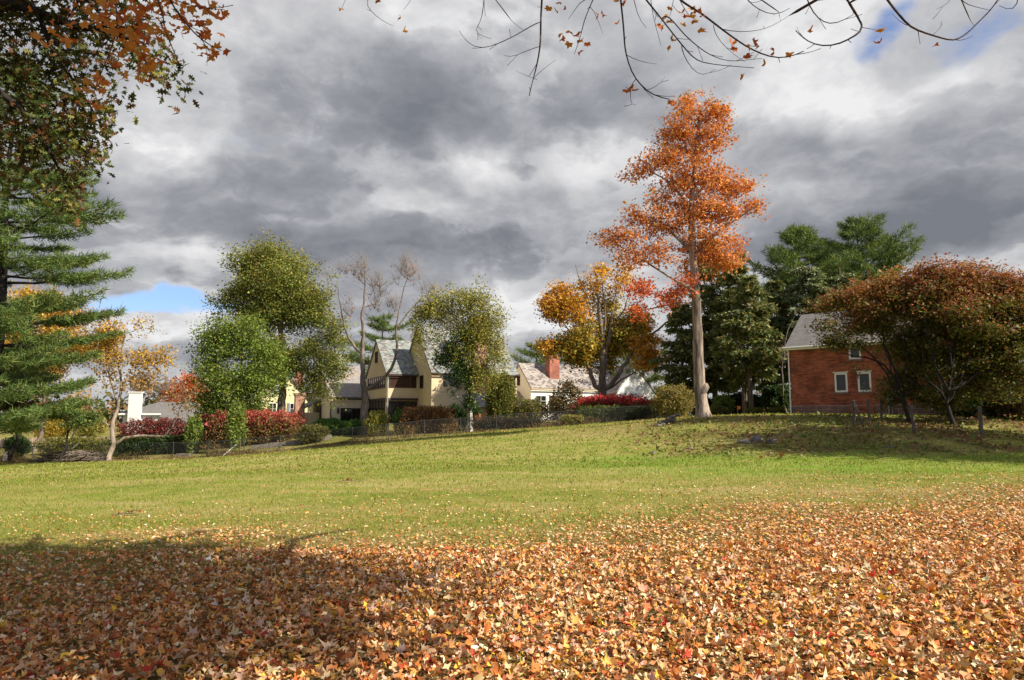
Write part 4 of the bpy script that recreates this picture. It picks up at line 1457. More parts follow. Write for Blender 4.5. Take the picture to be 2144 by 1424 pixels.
deciduous('multi_stem_maple', 'many-stemmed maple turning gold and orange before the cape house', 1262, 64,
          [([(1262, 840), (1262, 800), (1262, 740), (1258, 680), (1252, 620), (1246, 570)], (.5, .06)), ([(1250, 820), (1232, 770), (1222, 735), (1190, 690)], (.27, .06)), ([(1275, 815), (1300, 775), (1330, 730), (1390, 680), (1420, 655)], (.25, .04)),
           ([(1262, 780), (1275, 700), (1285, 640), (1292, 580)], (.2, .04)), ([(1262, 760), (1245, 690), (1225, 620), (1205, 555)], (.17, .03)), ([(1263, 740), (1268, 660), (1262, 590), (1258, 545)], (.13, .03)), ([(1270, 820), (1310, 790), (1345, 770)], (.14, .03)),
           ([(1264, 750), (1282, 690), (1310, 640), (1320, 600)], (.13, .03))],
          [(1170, 625, 36, 34), (1200, 650, 46, 44), (1155, 650, 22, 26), (1175, 720, 42, 32), (1150, 730, 22, 20), (1215, 720, 46, 46), (1235, 590, 34, 44, 0, .35), (1285, 590, 40, 44, 0, .35), (1260, 640, 40, 40, 1.5, .5), (1300, 690, 50, 50, 1.5),
           (1350, 720, 34, 40), (1335, 670, 30, 34), (1270, 730, 60, 40, 2), (1365, 760, 24, 26), (1215, 745, 44, 22, 1)],
          by_clump({0: PAL_YOR, 1: PAL_YOR, 2: PAL_YOR, 6: PAL_YOR, 7: PAL_YOR, 10: [(3, (.62, .32, .03)), (2, (.5, .25, .03))], 13: [(3, (.62, .32, .03)), (2, (.5, .25, .03))], 3: PAL_GOLDGREEN, 4: PAL_YOR}, PAL_GOLDGREEN),
          dens=16, leaf=(85, .42, .2), thin=.95, bark=M_BARK, tip=.013, attach=.3, twigs=3, twig_len=1.2)
deciduous('dark_ornamental_tree', 'small dark bronze tree in front of the cape house', 1168, 58.5,
          [([(1168, 870), (1166, 845), (1168, 815), (1172, 795)], (.12, .03))], [(1165, 825, 34, 24), (1190, 845, 26, 20), (1140, 830, 20, 14), (1186, 806, 14, 12), (1160, 860, 32, 12), (1202, 820, 10, 12)],
          const_pal([(3, (.10, .075, .025)), (2, (.16, .09, .035)), (1.5, (.07, .07, .02))]), dens=18, leaf=(70, .35, .18))
deciduous('twisted_yellow_tree', 'thin yellow tree with twisted trunk and one long level limb', 243, 53.5,
          [([(237, 930), (235, 905), (238, 885), (244, 850), (258, 815), (257, 790), (245, 772), (255, 740), (262, 700)], (.2, .04)), ([(234, 895), (215, 882), (200, 872), (190, 850)], (.1, .03)), ([(245, 850), (240, 820), (232, 795), (222, 770)], (.1, .03)),
           ([(240, 930), (258, 914), (295, 911), (338, 917), (360, 903), (368, 872), (382, 848), (392, 828)], (.13, .03))],
          [(270, 690, 48, 36), (240, 735, 46, 40), (300, 755, 34, 34), (333, 742, 24, 20), (215, 780, 36, 36), (285, 795, 34, 22, 0, .8), (225, 690, 30, 30), (385, 835, 34, 30, 0, .5)],
          by_clump({7: [(2, (.25, .15, .09)), (1, (.3, .2, .08))], 5: [(1, (.4, .24, .07)), (1, (.25, .17, .08))]}, PAL_GOLD), dens=14, leaf=(60, .44, .16), thin=.9, bark=M_BARKL, tip=.010, twigs=5, twig_len=.8)
deciduous('golden_tree', 'golden tree glimpsed through the pine branches', 90, 66, [([(90, 900), (92, 820), (95, 740), (98, 660)], (.25, .05))],
          [(80, 640, 60, 36), (130, 700, 60, 52), (40, 710, 50, 56), (110, 780, 60, 40), (190, 720, 30, 40), (150, 810, 50, 30)], const_pal(PAL_GOLD), dens=9, leaf=(140, .6, .20))
deciduous('maroon_tree', 'dark maroon and green tree under the big pine', 36, 55, [([(36, 930), (34, 890), (30, 850), (28, 800)], (.14, .04)), ([(34, 890), (60, 850), (80, 830)], (.08, .03))],
          [(20, 780, 50, 30), (60, 800, 44, 26), (40, 840, 50, 26), (-10, 830, 50, 40)], const_pal(PAL_MAROON), dens=13, leaf=(110, .45, .18), bark=M_BARKD)
deciduous('small_pine_like_tree', 'small spreading pine with flat green pads below the big pine', 142, 51.5, [([(142, 930), (143, 900), (142, 875), (140, 855)], (.09, .03))],
          [(140, 862, 44, 14), (175, 872, 28, 10), (105, 868, 28, 10), (160, 885, 30, 9), (145, 845, 26, 10)], const_pal(PAL_PINE), dens=40, leaf=(80, .22, .12), bark=M_BARKD)
deciduous('scarlet_tree', 'scarlet orange tree beyond the low white house', 392, 96, [([(392, 880), (392, 850), (392, 820)], (.2, .05))], [(365, 818, 26, 22), (395, 808, 26, 18), (418, 830, 24, 26), (380, 850, 30, 20)], const_pal([(3, (.55, .13, .04)), (2, (.45, .09, .03)), (1, (.5, .22, .06))]), dens=7, leaf=(120, .6, .22))
deciduous('russet_tree', 'thin russet tree behind the white chimney', 315, 92, [([(315, 880), (312, 840), (310, 800)], (.2, .04))], [(310, 800, 34, 32), (345, 815, 22, 28), (285, 810, 22, 26)], const_pal([(2, (.28, .17, .11)), (1, (.34, .2, .1))]), dens=14, leaf=(9, .6, .17), twigs=7, twig_len=1.6, twig_r=.016)
deciduous('crimson_shrub_tree', 'small crimson tree seen low through the pine', 158, 74, [([(158, 900), (158, 870), (158, 850)], (.1, .03))], [(158, 848, 22, 14), (175, 862, 18, 12)], const_pal(PAL_CRIMSON), dens=9, leaf=(30, .4, .16))
deciduous('rust_tree', 'rusty thin-leaved tree between the maples and spruces', 1400, 72, [([(1400, 860), (1400, 800), (1402, 740)], (.15, .04))], [(1400, 760, 26, 40), (1410, 810, 24, 26)], const_pal([(2, (.42, .22, .07)), (1, (.34, .2, .08)), (1, (.3, .12, .05))]), dens=8, leaf=(22, .6, .17), twigs=4, twig_len=1.2)
deciduous('pink_tree', 'thin pinkish tree at the brick house corner behind its roof', 1640, 56, [([(1641, 850), (1637, 800), (1640, 740), (1650, 690)], (.09, .03))], [(1655, 680, 26, 24), (1640, 740, 20, 30), (1680, 660, 20, 14)], const_pal([(2, (.40, .15, .10)), (1, (.3, .15, .09)), (1, (.16, .13, .05))]), dens=16, leaf=(12, .4, .12), twigs=3)

# ------------------------------------------------------------------ bronze spreading maples on the right
PAL_BRONZE = [(3, (.31, .11, .06)), (2, (.42, .17, .085)), (2, (.24, .09, .045)), (1.5, (.38, .21, .07)), (1.5, (.16, .14, .035))]
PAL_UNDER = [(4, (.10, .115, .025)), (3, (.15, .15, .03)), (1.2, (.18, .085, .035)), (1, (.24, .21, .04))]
deciduous('spreading_maple', 'bronze spreading maple whose branches cross the brick house roof', 1897, 36.5,
          [([(1896, 860), (1890, 830), (1880, 790), (1860, 740), (1840, 700)], (.11, .03)), ([(1888, 830), (1850, 770), (1800, 720), (1760, 690)], (.065, .02)), ([(1890, 820), (1895, 760), (1905, 700), (1920, 640)], (.07, .02)),
           ([(1880, 790), (1830, 750), (1790, 745), (1750, 740)], (.07, .02)), ([(1892, 840), (1920, 790), (1935, 740)], (.06, .02)), ([(1893, 850), (1870, 790), (1850, 720), (1845, 660)], (.06, .02)), ([(1896, 850), (1915, 780), (1950, 700)], (.05, .02))],
          [(1770, 622, 46, 16), (1730, 680, 30, 14), (1800, 660, 50, 20), (1850, 610, 50, 24), (1745, 715, 32, 12), (1840, 680, 50, 24), (1900, 640, 50, 30), (1810, 725, 46, 16), (1890, 720, 46, 30, 1), (1860, 770, 40, 24, 1), (1930, 690, 40, 40, 1), (1820, 600, 34, 14), (1900, 590, 36, 18), (1780, 690, 40, 20), (1860, 650, 44, 22), (1720, 640, 22, 10), (1870, 740, 40, 22), (1850, 800, 34, 22, .5), (1900, 790, 34, 26, .8), (1930, 830, 26, 24, 1), (1865, 830, 28, 20, .8), (1900, 750, 44, 30, .5), (1830, 770, 34, 18)],
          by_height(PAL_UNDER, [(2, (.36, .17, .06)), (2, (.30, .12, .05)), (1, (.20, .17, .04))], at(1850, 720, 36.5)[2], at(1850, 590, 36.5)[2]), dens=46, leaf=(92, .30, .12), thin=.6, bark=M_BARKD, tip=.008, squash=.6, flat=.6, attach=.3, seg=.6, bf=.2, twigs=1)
deciduous('spreading_maple', 'reddest spreading maple at the right edge of the lawn', 1985, 35.2,
          [([(1985, 858), (1985, 830), (1990, 790), (2000, 740), (2010, 690)], (.13, .03)), ([(1988, 830), (2030, 790), (2080, 770), (2120, 755), (2160, 740)], (.085, .03)), ([(1985, 825), (1960, 770), (1945, 720), (1940, 660)], (.075, .02)),
           ([(1990, 800), (2040, 750), (2080, 700), (2110, 650)], (.075, .02)), ([(1983, 850), (1965, 800), (1955, 740), (1965, 660)], (.06, .02)), ([(1987, 850), (2015, 790), (2035, 720), (2040, 650)], (.065, .02)), ([(1984, 840), (1950, 800), (1930, 780)], (.08, .03)), ([(1992, 770), (1985, 700), (1990, 640)], (.09, .03))],
          [(1950, 570, 36, 20), (2010, 575, 50, 24), (2080, 590, 50, 26), (2130, 610, 40, 30), (1970, 620, 60, 28), (2050, 640, 70, 30), (2130, 670, 50, 34), (1960, 670, 50, 30, 1), (2040, 700, 70, 30, 1), (2120, 730, 50, 26), (1990, 740, 60, 30, 1), (2060, 690, 60, 12, -1.5), (2170, 640, 40, 50), (1930, 620, 30, 20), (2090, 740, 40, 22, 1), (2030, 610, 50, 24), (2090, 640, 44, 24), (2010, 660, 44, 24, -1), (2150, 700, 40, 30), (1960, 780, 40, 24, 1), (2030, 780, 44, 20, 1), (1950, 820, 34, 24, 1.2), (2040, 820, 44, 22, 1.2), (2110, 790, 40, 22, .5), (2000, 600, 40, 20), (1980, 840, 40, 20, 1.3), (2080, 830, 44, 22, 1.2), (2060, 760, 50, 26, .5), (2140, 780, 40, 30)],
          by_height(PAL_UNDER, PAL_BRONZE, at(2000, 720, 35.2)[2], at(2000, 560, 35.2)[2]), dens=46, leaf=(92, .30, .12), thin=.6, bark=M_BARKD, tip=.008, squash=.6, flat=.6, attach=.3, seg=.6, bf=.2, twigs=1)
# ------------------------------------------------------------------ ivy on the birch
f0 = foot(985, 55.9)
ivy = thing('climbing_ivy', 'dark green ivy climbing the birch stems', 'ivy', tuple(f0))
A, ids = clump_points([(958, 770, 18, 40, -.5), (940, 735, 16, 26, -.4), (978, 715, 12, 34, -.4), (985, 790, 9, 40, -.3), (983, 850, 9, 34, -.3), (925, 755, 12, 16, -.4)], 56.3, 60)
V, Fc, c = leaf_cloud(A, ids, 60, .26, .14, const_pal(PAL_DKGREEN), T_TRI, .2, 1.0)
link('foliage', mesh_data('foliage', V - f0, Fc, M_LEAF, c), ivy)
st = [tube_np(np.array([f0 * 0 + (0, .05, -.05), at(983, 850, 56.1) - f0, at(984, 790, 56.1) - f0, at(960, 745, 56.0) - f0]), np.array([.04, .035, .03, .01]), 5)]
V, Fq = join_np(st)
link('stem', mesh_data('stem', V, Fq, M_BARKD), ivy)

# ------------------------------------------------------------------ hedges and shrubs
bush('clipped_hedge', 'burgundy clipped hedge before the low white house', 262, 412, 878, 60, PAL_BURGUNDY, 9000, .13, 4, cat='hedge', depth=1.1)
bush('clipped_hedge', 'long pink red burning bush hedge before the yellow house', 440, 632, 861, 60, [(3, (.22, .15, .05)), (2, (.26, .10, .06)), (2, (.14, .15, .035))], 15000, .14, 4, top=[(3, (.52, .11, .09)), (2, (.42, .07, .07)), (1.5, (.40, .17, .08))], cat='hedge', depth=1.3)
bush('light_green_shrub', 'loose light green shrub between burgundy and pink hedges', 398, 432, 868, 57.5, PAL_LGREEN, 1500, .15)
bush('green_sapling', 'bright green sapling growing in front of the pink hedge', 482, 524, 838, 56.2, PAL_LGREEN, 1500, .15, stems=5)
bush('rounded_shrub', 'low olive mound at the end of the pink hedge', 628, 692, 889, 57.5, [(3, (.10, .10, .02)), (2, (.16, .13, .035))], 4500, .10, 2.4)
bush('boxwood', 'wide glossy green boxwood below the garage wing', 660, 728, 876, 61, PAL_BRIGHTGREEN, 4500, .11, 2.6)
bush('boxwood', 'small green boxwood beside the bare tree foot', 722, 772, 879, 60.3, PAL_BRIGHTGREEN, 3200, .11, 2.6)
bush('forsythia', 'round yellow green shrub right of the bare tree foot', 770, 818, 860, 58.5, PAL_YG, 3600, .11, 2.2)
bush('upright_shrub', 'narrow bright green shrub left of the brown hedge', 826, 852, 858, 58.5, PAL_BRIGHTGREEN, 1500, .13)
bush('clipped_hedge', 'brown turning clipped hedge in front of the tan house', 846, 952, 852, 58.5, PAL_BROWNRED, 9500, .12, 5, cat='hedge', depth=1.3)
bush('yew_shrub', 'very dark green shrub behind the birch foot', 936, 1012, 846, 59.5, PAL_DKGREEN, 6500, .12, 2.6)
bush('orange_shrub', 'small rusty orange shrub beside the birch foot', 990, 1014, 868, 58, [(3, (.36, .14, .05)), (1, (.25, .12, .05))], 900, .12)
bush('vine_covered_shrub', 'tall yellow green leafy mass at the tan house corner', 1018, 1080, 782, 62, [(3, (.16, .17, .03)), (2, (.24, .22, .045)), (2, (.08, .10, .02))], 9500, .13, 2.4, depth=1.2)
bush('clipped_hedge', 'square cut green hedge left of the cape house', 1076, 1132, 837, 58.2, [(3, (.13, .14, .03)), (2, (.18, .16, .045)), (1, (.2, .12, .06))], 6500, .11, 6, cat='hedge', depth=1.2)
bush('dark_hedge', 'low dark hedge along the fence right of the birch', 1000, 1130, 874, 56.4, [(3, (.05, .045, .022)), (2, (.08, .06, .03))], 6500, .10, 5, cat='hedge', depth=.6)
bush('burning_bush', 'vivid crimson burning bush below the many-stemmed maple', 1184, 1370, 829, 60.5, [(2, (.2, .09, .035)), (2, (.12, .10, .03))], 12000, .15, 2.6, top=PAL_CRIMSON, depth=1.5, lump=.22)
bush('clipped_hedge', 'green hedge behind the wire fence under the crimson bush', 1212, 1372, 850, 57.2, [(3, (.10, .13, .028)), (2, (.07, .09, .02)), (1, (.15, .16, .035))], 12000, .11, 5, cat='hedge', depth=1.0)
bush('yellow_flower_shrub', 'low yellow green shrub at the fence below the dark bronze tree', 1170, 1222, 868, 56, PAL_YG, 1900, .12)
bush('forsythia', 'big airy yellowish shrub left of the orange maple trunk', 1366, 1452, 806, 50.5, [(3, (.25, .20, .06)), (2, (.17, .16, .04)), (1, (.34, .24, .08))], 8500, .11, 2.1, stems=16, fill=2.2, lump=.2)
bush('lime_shrub', 'lime green shrub right of the orange maple trunk', 1488, 1532, 826, 54, [(3, (.16, .21, .03)), (2, (.10, .14, .025))], 3000, .13)
bush('ball_shrub', 'small clipped ball shrub beside the orange maple trunk', 1478, 1516, 848, 52, [(3, (.11, .11, .025)), (2, (.15, .13, .035))], 2400, .09)
bush('ball_shrub', 'clipped ball shrub left of the pair by the brick house', 1556, 1592, 853, 51, [(3, (.12, .13, .025)), (2, (.17, .15, .04))], 2400, .08)
bush('ball_shrub', 'clipped ball shrub nearest the brick house downspout', 1600, 1636, 853, 51, [(3, (.12, .13, .025)), (2, (.17, .15, .04))], 2400, .08)
bush('rhododendron', 'dark evergreen shrub against the brick house corner', 1592, 1652, 806, 57, PAL_DKGREEN, 5200, .16)
bush('rhododendron', 'dark evergreen shrub behind the two pale spruce trunks', 1516, 1590, 822, 62, PAL_DKGREEN, 5200, .16)
bush('rhododendron', 'dark evergreen shrub behind the orange maple foot', 1440, 1490, 828, 60, PAL_DKGREEN, 4200, .15)
bush('right_hedge', 'dark shrub under the reddest spreading maple', 1950, 2040, 800, 39.5, PAL_DKGREEN, 6000, .11, cat='hedge')
bush('right_hedge', 'leafy green shrub at the right edge below the red wall', 2040, 2110, 782, 39, [(3, (.07, .09, .025)), (2, (.10, .10, .04)), (1, (.22, .09, .05))], 6000, .10, cat='hedge')
bush('right_hedge', 'twiggy shrub cut by the right edge of the picture', 2096, 2190, 796, 38, [(3, (.08, .10, .03)), (2, (.14, .10, .05)), (1, (.25, .09, .05))], 5000, .09, cat='hedge')
bush('garden_shrub', 'yellow shrub under the twisted yellow tree', 170, 232, 862, 80, PAL_YG, 4200, .14)
bush('garden_shrub', 'golden shrub under the big pine', 88, 160, 868, 81, PAL_GOLDGREEN, 4600, .14)
bush('clipped_hedge', 'low olive hedge in the garden behind the stick pile', 100, 236, 916, 62, [(3, (.14, .15, .03)), (2, (.19, .17, .04))], 7500, .11, 6, cat='hedge', depth=1.0)
bush('clipped_hedge', 'low dark green hedge below the burgundy hedge', 250, 420, 912, 58.5, PAL_DKGREEN, 6500, .12, 6, cat='hedge', depth=.9)
bush('yew_shrub', 'dark shrub at the left edge behind the fence', 30, 78, 912, 60, PAL_DKGREEN, 2600, .14)
bush('yew_shrub', 'dark green shrub behind the pink hedge at its left end', 410, 452, 862, 63, PAL_DKGREEN, 2600, .14)

# distant belt of trees closing the view
V_, F_, C_, off = [], [], [], 0
n = 15000
th = rng.uniform(-.86, .86, n)
Yd = 150 + rng.uniform(0, 25, n)
X = np.tan(th) * Yd
top = 7.5 + 3.2 * vnoise(X, X * 0, 9) + 1.5 * vnoise(X, X * 0, 3)
Zc = rng.random(n) ** .8 * np.clip(top, 3, 14)
C = np.stack([X, Yd, Zc + 1.0], 1)
col = palette(n, [(3, (.09, .10, .035)), (2, (.20, .13, .05)), (2, (.06, .08, .03)), (1, (.28, .14, .05))])
V, Fc, c = cards(T_RHOMB, C, rand_frames(n, .1), 1.3 * rng.lognormal(0, .3, n), col)
o = link('treeline', mesh_data('treeline', V, Fc, M_LEAF, c))
o['kind'] = 'stuff'
tag(o, 'distant mixed autumn treeline behind the houses', 'treeline')

# ------------------------------------------------------------------ chain link fence across the back of the lawn
fx0, fx1 = -42.0, 12.4
fo = (fx0, float(fence_y(fx0)), gz(fx0, float(fence_y(fx0))))
fence = thing('chain_link_fence', 'dark chain link fence along the back of the lawn', 'fence', fo)
fz = lambda x: gz(x, float(fence_y(x)))
FH = 1.12
px_ = np.arange(fx0, fx1 + .1, 2.72)
for x in px_:
    y, z = float(fence_y(x)), fz(x)
    m = MB()
    m.tube([(0, 0, -.3), (0, 0, FH + .03)], .034, 6)
    m.tube([(0, 0, FH + .03), (0, 0, FH + .07)], [.045, .012], 6)
    m.build('post', M_WIRE, fence, (x - fo[0], y - fo[1], z - fo[2]))
xs_ = np.linspace(fx0, fx1, 120)
P = np.stack([xs_, fence_y(xs_), ground(xs_, fence_y(xs_)) + FH], 1) - np.array(fo)
V, Fq = tube_np(P, np.full(len(P), .024), 5)
link('top_rail', mesh_data('top_rail', V, Fq, M_WIRE, None, True), fence)
wires = []
s = np.arange(fx0 - FH, fx1, .075)
for sg in (1, -1):
    a0 = s if sg > 0 else s + FH
    xa = np.clip(a0, fx0, fx1)
    xb = np.clip(a0 + sg * FH, fx0, fx1)
    za = np.abs(xa - a0)
    zb = np.abs(xb - a0)
    pa = np.stack([xa, fence_y(xa), ground(xa, fence_y(xa)) + .03 + za], 1)
    pb = np.stack([xb, fence_y(xb), ground(xb, fence_y(xb)) + .03 + zb * .97], 1)
    d = pb - pa
    L = np.linalg.norm(d, axis=1)
    q = L > .05
    pa, d, L = pa[q], d[q], L[q]
    tv = np.array([(0, -.5, -.3), (0, .5, -.3), (0, 0, .6), (1, -.5, -.3), (1, .5, -.3), (1, 0, .6)])
    Rm = rot_frames(d, np.repeat(np.array([[0, 1.0, 0]]), len(d), 0))
    loc = np.empty((len(d), 6, 3))
    loc[:, :, 0] = tv[None, :, 0] * L[:, None]
    loc[:, :, 1] = tv[None, :, 1] * .0055
    loc[:, :, 2] = tv[None, :, 2] * .0055
    Vw = (pa[:, None] + np.einsum('nij,nkj->nki', Rm, loc)).reshape(-1, 3)
    f = np.array([(0, 1, 4), (0, 4, 3), (1, 2, 5), (1, 5, 4), (2, 0, 3), (2, 3, 5)])
    wires.append((Vw, (f[None] + (np.arange(len(d)) * 6)[:, None, None]).reshape(-1, 3)))
V, Fc = join_np(wires)
o = link('wire_mesh', mesh_data('wire_mesh', V - np.array(fo), Fc, M_WIRE), fence)
o['kind'] = 'stuff'

# dry stems and weeds tangled along the fence
n = 5200
x = rng.uniform(fx0, fx1, n)
keep = rng.random(n) < np.clip(.45 + .5 * vnoise(x, x * 0, 1.6), .06, 1)
x = x[keep]
y = fence_y(x) + rng.normal(.15, .35, len(x))
A = np.stack([x, y, ground(x, y) - .02], 1)
h_ = np.clip(.55 + .35 * vnoise(x, x * 0 + 5, 2.3), .15, 1.3)
tv, tf = twig_sticks(A, 1, 1.0, .012, 1.6)
tv = tv.reshape(-1, 4, 3)
tv[:, 3] = A + (tv[:, 3] - A) * h_[:, None]
V1, F1 = tv.reshape(-1, 3), tf
c1 = np.repeat(palette(len(x), [(3, (.20, .13, .07)), (2, (.12, .08, .05)), (1, (.28, .2, .11))]), 4, axis=0)
m_ = 15000
r_ = rng.integers(0, len(x), m_)
Cc = A[r_] + rng.normal(0, .12, (m_, 3)) * (1, 1, 0) + np.array([0, 0, 1]) * (rng.random(m_) * h_[r_])[:, None]
V2, F2, c2 = cards(T_RHOMB, Cc, rand_frames(m_, .2), .075 * rng.lognormal(0, .3, m_), palette(m_, [(3, (.14, .13, .04)), (3, (.22, .13, .06)), (2, (.09, .10, .03)), (1, (.34, .2, .07))]))
o = link('fence_weeds', mesh_data('fence_weeds', np.concatenate([V1, V2]), np.concatenate([F1, F2 + len(V1)]), M_LEAF, np.concatenate([c1, c2])))
o['kind'] = 'stuff'
tag(o, 'brown weeds and dry stems tangled along the wire fence', 'weeds')


# ------------------------------------------------------------------ stones, logs, kerbs, posts
def rock(name, label, px, Y, w, h, cat='rock', mat=None, group=None, rz=0., d=None, sink=.25):
    f = foot(px, Y)
    k, l = 12, 7
    th = np.linspace(0, 2 * math.pi, k, endpoint=False)
    ph = np.linspace(-1.35, 1.35, l)
    V = np.array([(math.cos(p) * math.cos(t), math.cos(p) * math.sin(t), math.sin(p)) for p in ph for t in th])
    V = np.sign(V) * np.abs(V) ** .75
    V *= 1 + rng.normal(0, .14, (len(V), 1))
    V = V * np.array([w / 2, (d or w * .7) / 2, h / 2]) + np.array([0, 0, h / 2 - h * sink])
    i = np.arange(l - 1)[:, None] * k
    j = np.arange(k)[None]
    Fq = np.stack([i + j, i + (j + 1) % k, i + k + (j + 1) % k, i + k + j], -1).reshape(-1, 4)
    o = link(name, mesh_data(name, V, Fq, mat or M_ROCK, None, False), None, tuple(f))
    o.rotation_euler = (0, 0, rz)
    return tag(o, label, cat, group)


for px, Y, w, h, lb in ((1548, 31.6, .8, .38, 'leftmost grey stone of the cluster on the rough bank'), (1578, 31.8, .9, .52, 'tallest grey stone in the middle of the bank cluster'),
                        (1606, 31.4, .75, .34, 'flat grey stone at the right end of the bank cluster'), (1564, 31.0, .45, .22, 'smallest grey stone in front of the bank cluster'),
                        (1440, 30.5, .5, .22, 'pale stone in the rough grass left of the bank cluster'), (1360, 29.5, .35, .16, 'little stone at the left tip of the rough bank'),
                        (1850, 29.6, .7, .2, 'low brown stone in the weeds below the fence posts')):
    rock('field_stone', lb, px, Y, w * .75, h * .8, 'stone', rz=px, sink=.38)


def log(name, label, pa, pb, r, mat=None, cat='log', taper=.75):
    pa, pb = np.array(pa), np.array(pb)
    P = np.linspace(pa, pb, 7) - pa
    P[1:-1] += rng.normal(0, r * .25, (5, 3))
    V, Fq = tube_np(P, np.linspace(r, r * taper, 7) * (1 + rng.normal(0, .06, 7)), 9)
    n0 = len(V)
    V = np.concatenate([V, P[:1], P[-1:]])
    cap = [(n0, (k + 1) % 9, k, k) for k in range(9)] + [(n0 + 1, n0 - 9 + k, n0 - 9 + (k + 1) % 9, n0 - 9 + (k + 1) % 9) for k in range(9)]
    tri = np.array([c[:3] for c in cap])
    Ft = np.concatenate([Fq[:, [0, 1, 2]], Fq[:, [0, 2, 3]], tri])
    o = link(name, mesh_data(name, V, Ft, mat or M_BARK, None, False), None, tuple(pa))
    return tag(o, label, cat)


def gp(px, Y, dz=0.0):
    f = foot(px, Y)
    return f + np.array([0, 0, dz])


log('fallen_log', 'longest weathered log lying left of the orange maple', gp(1374, 40.2, .10), gp(1408, 40.6, .16), .14, M_ROCK)
log('fallen_log', 'short dark log resting across the longer log', gp(1392, 40.0, .30), gp(1418, 40.9, .34), .11, M_BARK)
log('fallen_log', 'small stub of log nearest the lawn left of the maple', gp(1372, 39.5, .06), gp(1388, 39.4, .08), .10, M_ROCK)
log('fallen_branch', 'pale stick leaning at the foot of the fence sapling', gp(478, 54.2, .05), gp(506, 55.4, .75), .05, M_BIRCH, 'branch', .4)

# stick pile by the left fence
f0 = gp(165, 53.3)
pile = thing('stick_pile', 'heap of dry sticks and brush by the left fence', 'brush pile', tuple(f0))
parts = []
for i in range(420):
    t = rng.uniform(-1, 1)
    hh = max(.05, (1 - t * t) * .85)
    p = np.array([t * 2.3, rng.normal(0, .35), rng.uniform(.05, hh)])
    a = rng.normal(0, .5)
    d = np.array([math.cos(a) * rng.choice([-1, 1]), math.sin(a), rng.normal(0, .22)]) * rng.uniform(.35, .9)
    P = np.stack([p - d, p + rng.normal(0, .05, 3), p + d])
    P[:, 2] = np.maximum(P[:, 2], .03)
    P[:, 2] += ground(P[:, 0] + f0[0], P[:, 1] + f0[1]) - f0[2]
    parts.append(tube_np(P, np.array([.028, .024, .01]) * rng.uniform(.6, 1.6), 4))
V, Fq = join_np(parts)
o = link('sticks', mesh_data('sticks', V, Fq, M_BARK), pile)
o['kind'] = 'stuff'
for k in range(5):
    a0 = np.array([-1.9 + k * .35 + rng.normal(0, .1), -.45, .08])
    P = np.stack([a0, a0 + (.7, -.1, .06), a0 + (1.3, .05, .12)])
    P[:, 2] += ground(P[:, 0] + f0[0], P[:, 1] + f0[1]) - f0[2]
    V, Fq = tube_np(P, np.array([.1, .09, .07]), 8)
    link('log', mesh_data('log', V, Fq, M_BIRCH if k == 2 else M_BARK, None, True), pile)


def kerb(name, label, pts, w, h, n, mat=None, cat='kerb', lift=0.0):
    """row of single stones along a path of (px, Y)"""
    P = np.array([foot(p[0], p[1]) for p in pts])
    d = np.concatenate([[0], np.cumsum(np.linalg.norm(np.diff(P, axis=0), axis=1))])
    root = thing(name, label, cat, tuple(P[0]))
    L = d[-1] / n
    for i in range(n):
        c = np.array([np.interp((i + .5) * L, d, P[:, k]) for k in range(3)])
        e = np.array([np.interp((i + 1) * L, d, P[:, k]) for k in range(3)])
        b = np.array([np.interp(i * L, d, P[:, k]) for k in range(3)])
        m = MB()
        hl = L / 2 - .012
        j = lambda: random.uniform(-.015, .015)
        hh = h * random.uniform(.85, 1.12)
        m.box(-hl, hl, -w / 2 + j(), w / 2 + j(), -.25, hh)
        o = m.build('stone', mat or M_PINKSTONE, root, tuple(c - P[0] + np.array([0, 0, lift])), bevel=.02)
        dv = e - b
        o.rotation_euler = (0, -math.atan2(dv[2], math.hypot(dv[0], dv[1])) * 1.0, math.atan2(dv[1], dv[0]))
    return root


kerb('garden_wall', 'low pinkish stone wall in the sunlit garden under the pine', [(20, 73), (140, 72), (245, 71)], .4, .55, 26, cat='wall', lift=.25)
kerb('stone_edging', 'long pale stone edging behind the fence below the pink hedge', [(536, 57.2), (640, 57.6), (700, 58.5)], .5, .22, 9, M_ROCK, 'edging', .1)
kerb('stone_edging', 'short pale stone step behind the fence below the burgundy hedge', [(384, 55.9), (412, 55.9)], .5, .2, 2, M_ROCK, 'edging')
# pale driveway behind the pine
m = MB()
P = [foot(-60, 76), foot(250, 74), foot(250, 80), foot(-60, 84)]
m.poly([p + np.array([0, 0, .12]) for p in P])
o = m.build('driveway', M_PINKSTONE)
o['kind'] = 'structure'
# white marker post at the left
m = MB()
f = gp(30, 56.5)
m.box(-.12, .12, -.05, .05, -.2, .62)
m.box(-.14, .14, -.07, .07, .62, .68)
o = m.build('marker_post', M_WHITE, None, tuple(f))
tag(o, 'small white marker post behind the fence near the left edge', 'post')
# orange marker
m = MB()
f = gp(1539, 50.5)
m.tube([(0, 0, -.1), (0, 0, .75)], .018, 6)
m.box(-.01, .2, -.012, .012, .48, .72)
o = m.build('marker_flag', mat_plain('orange_flag', (.75, .2, .03), .1, 4, .7, 0), None, tuple(f))
tag(o, 'small orange flag beside the lime shrub', 'flag')

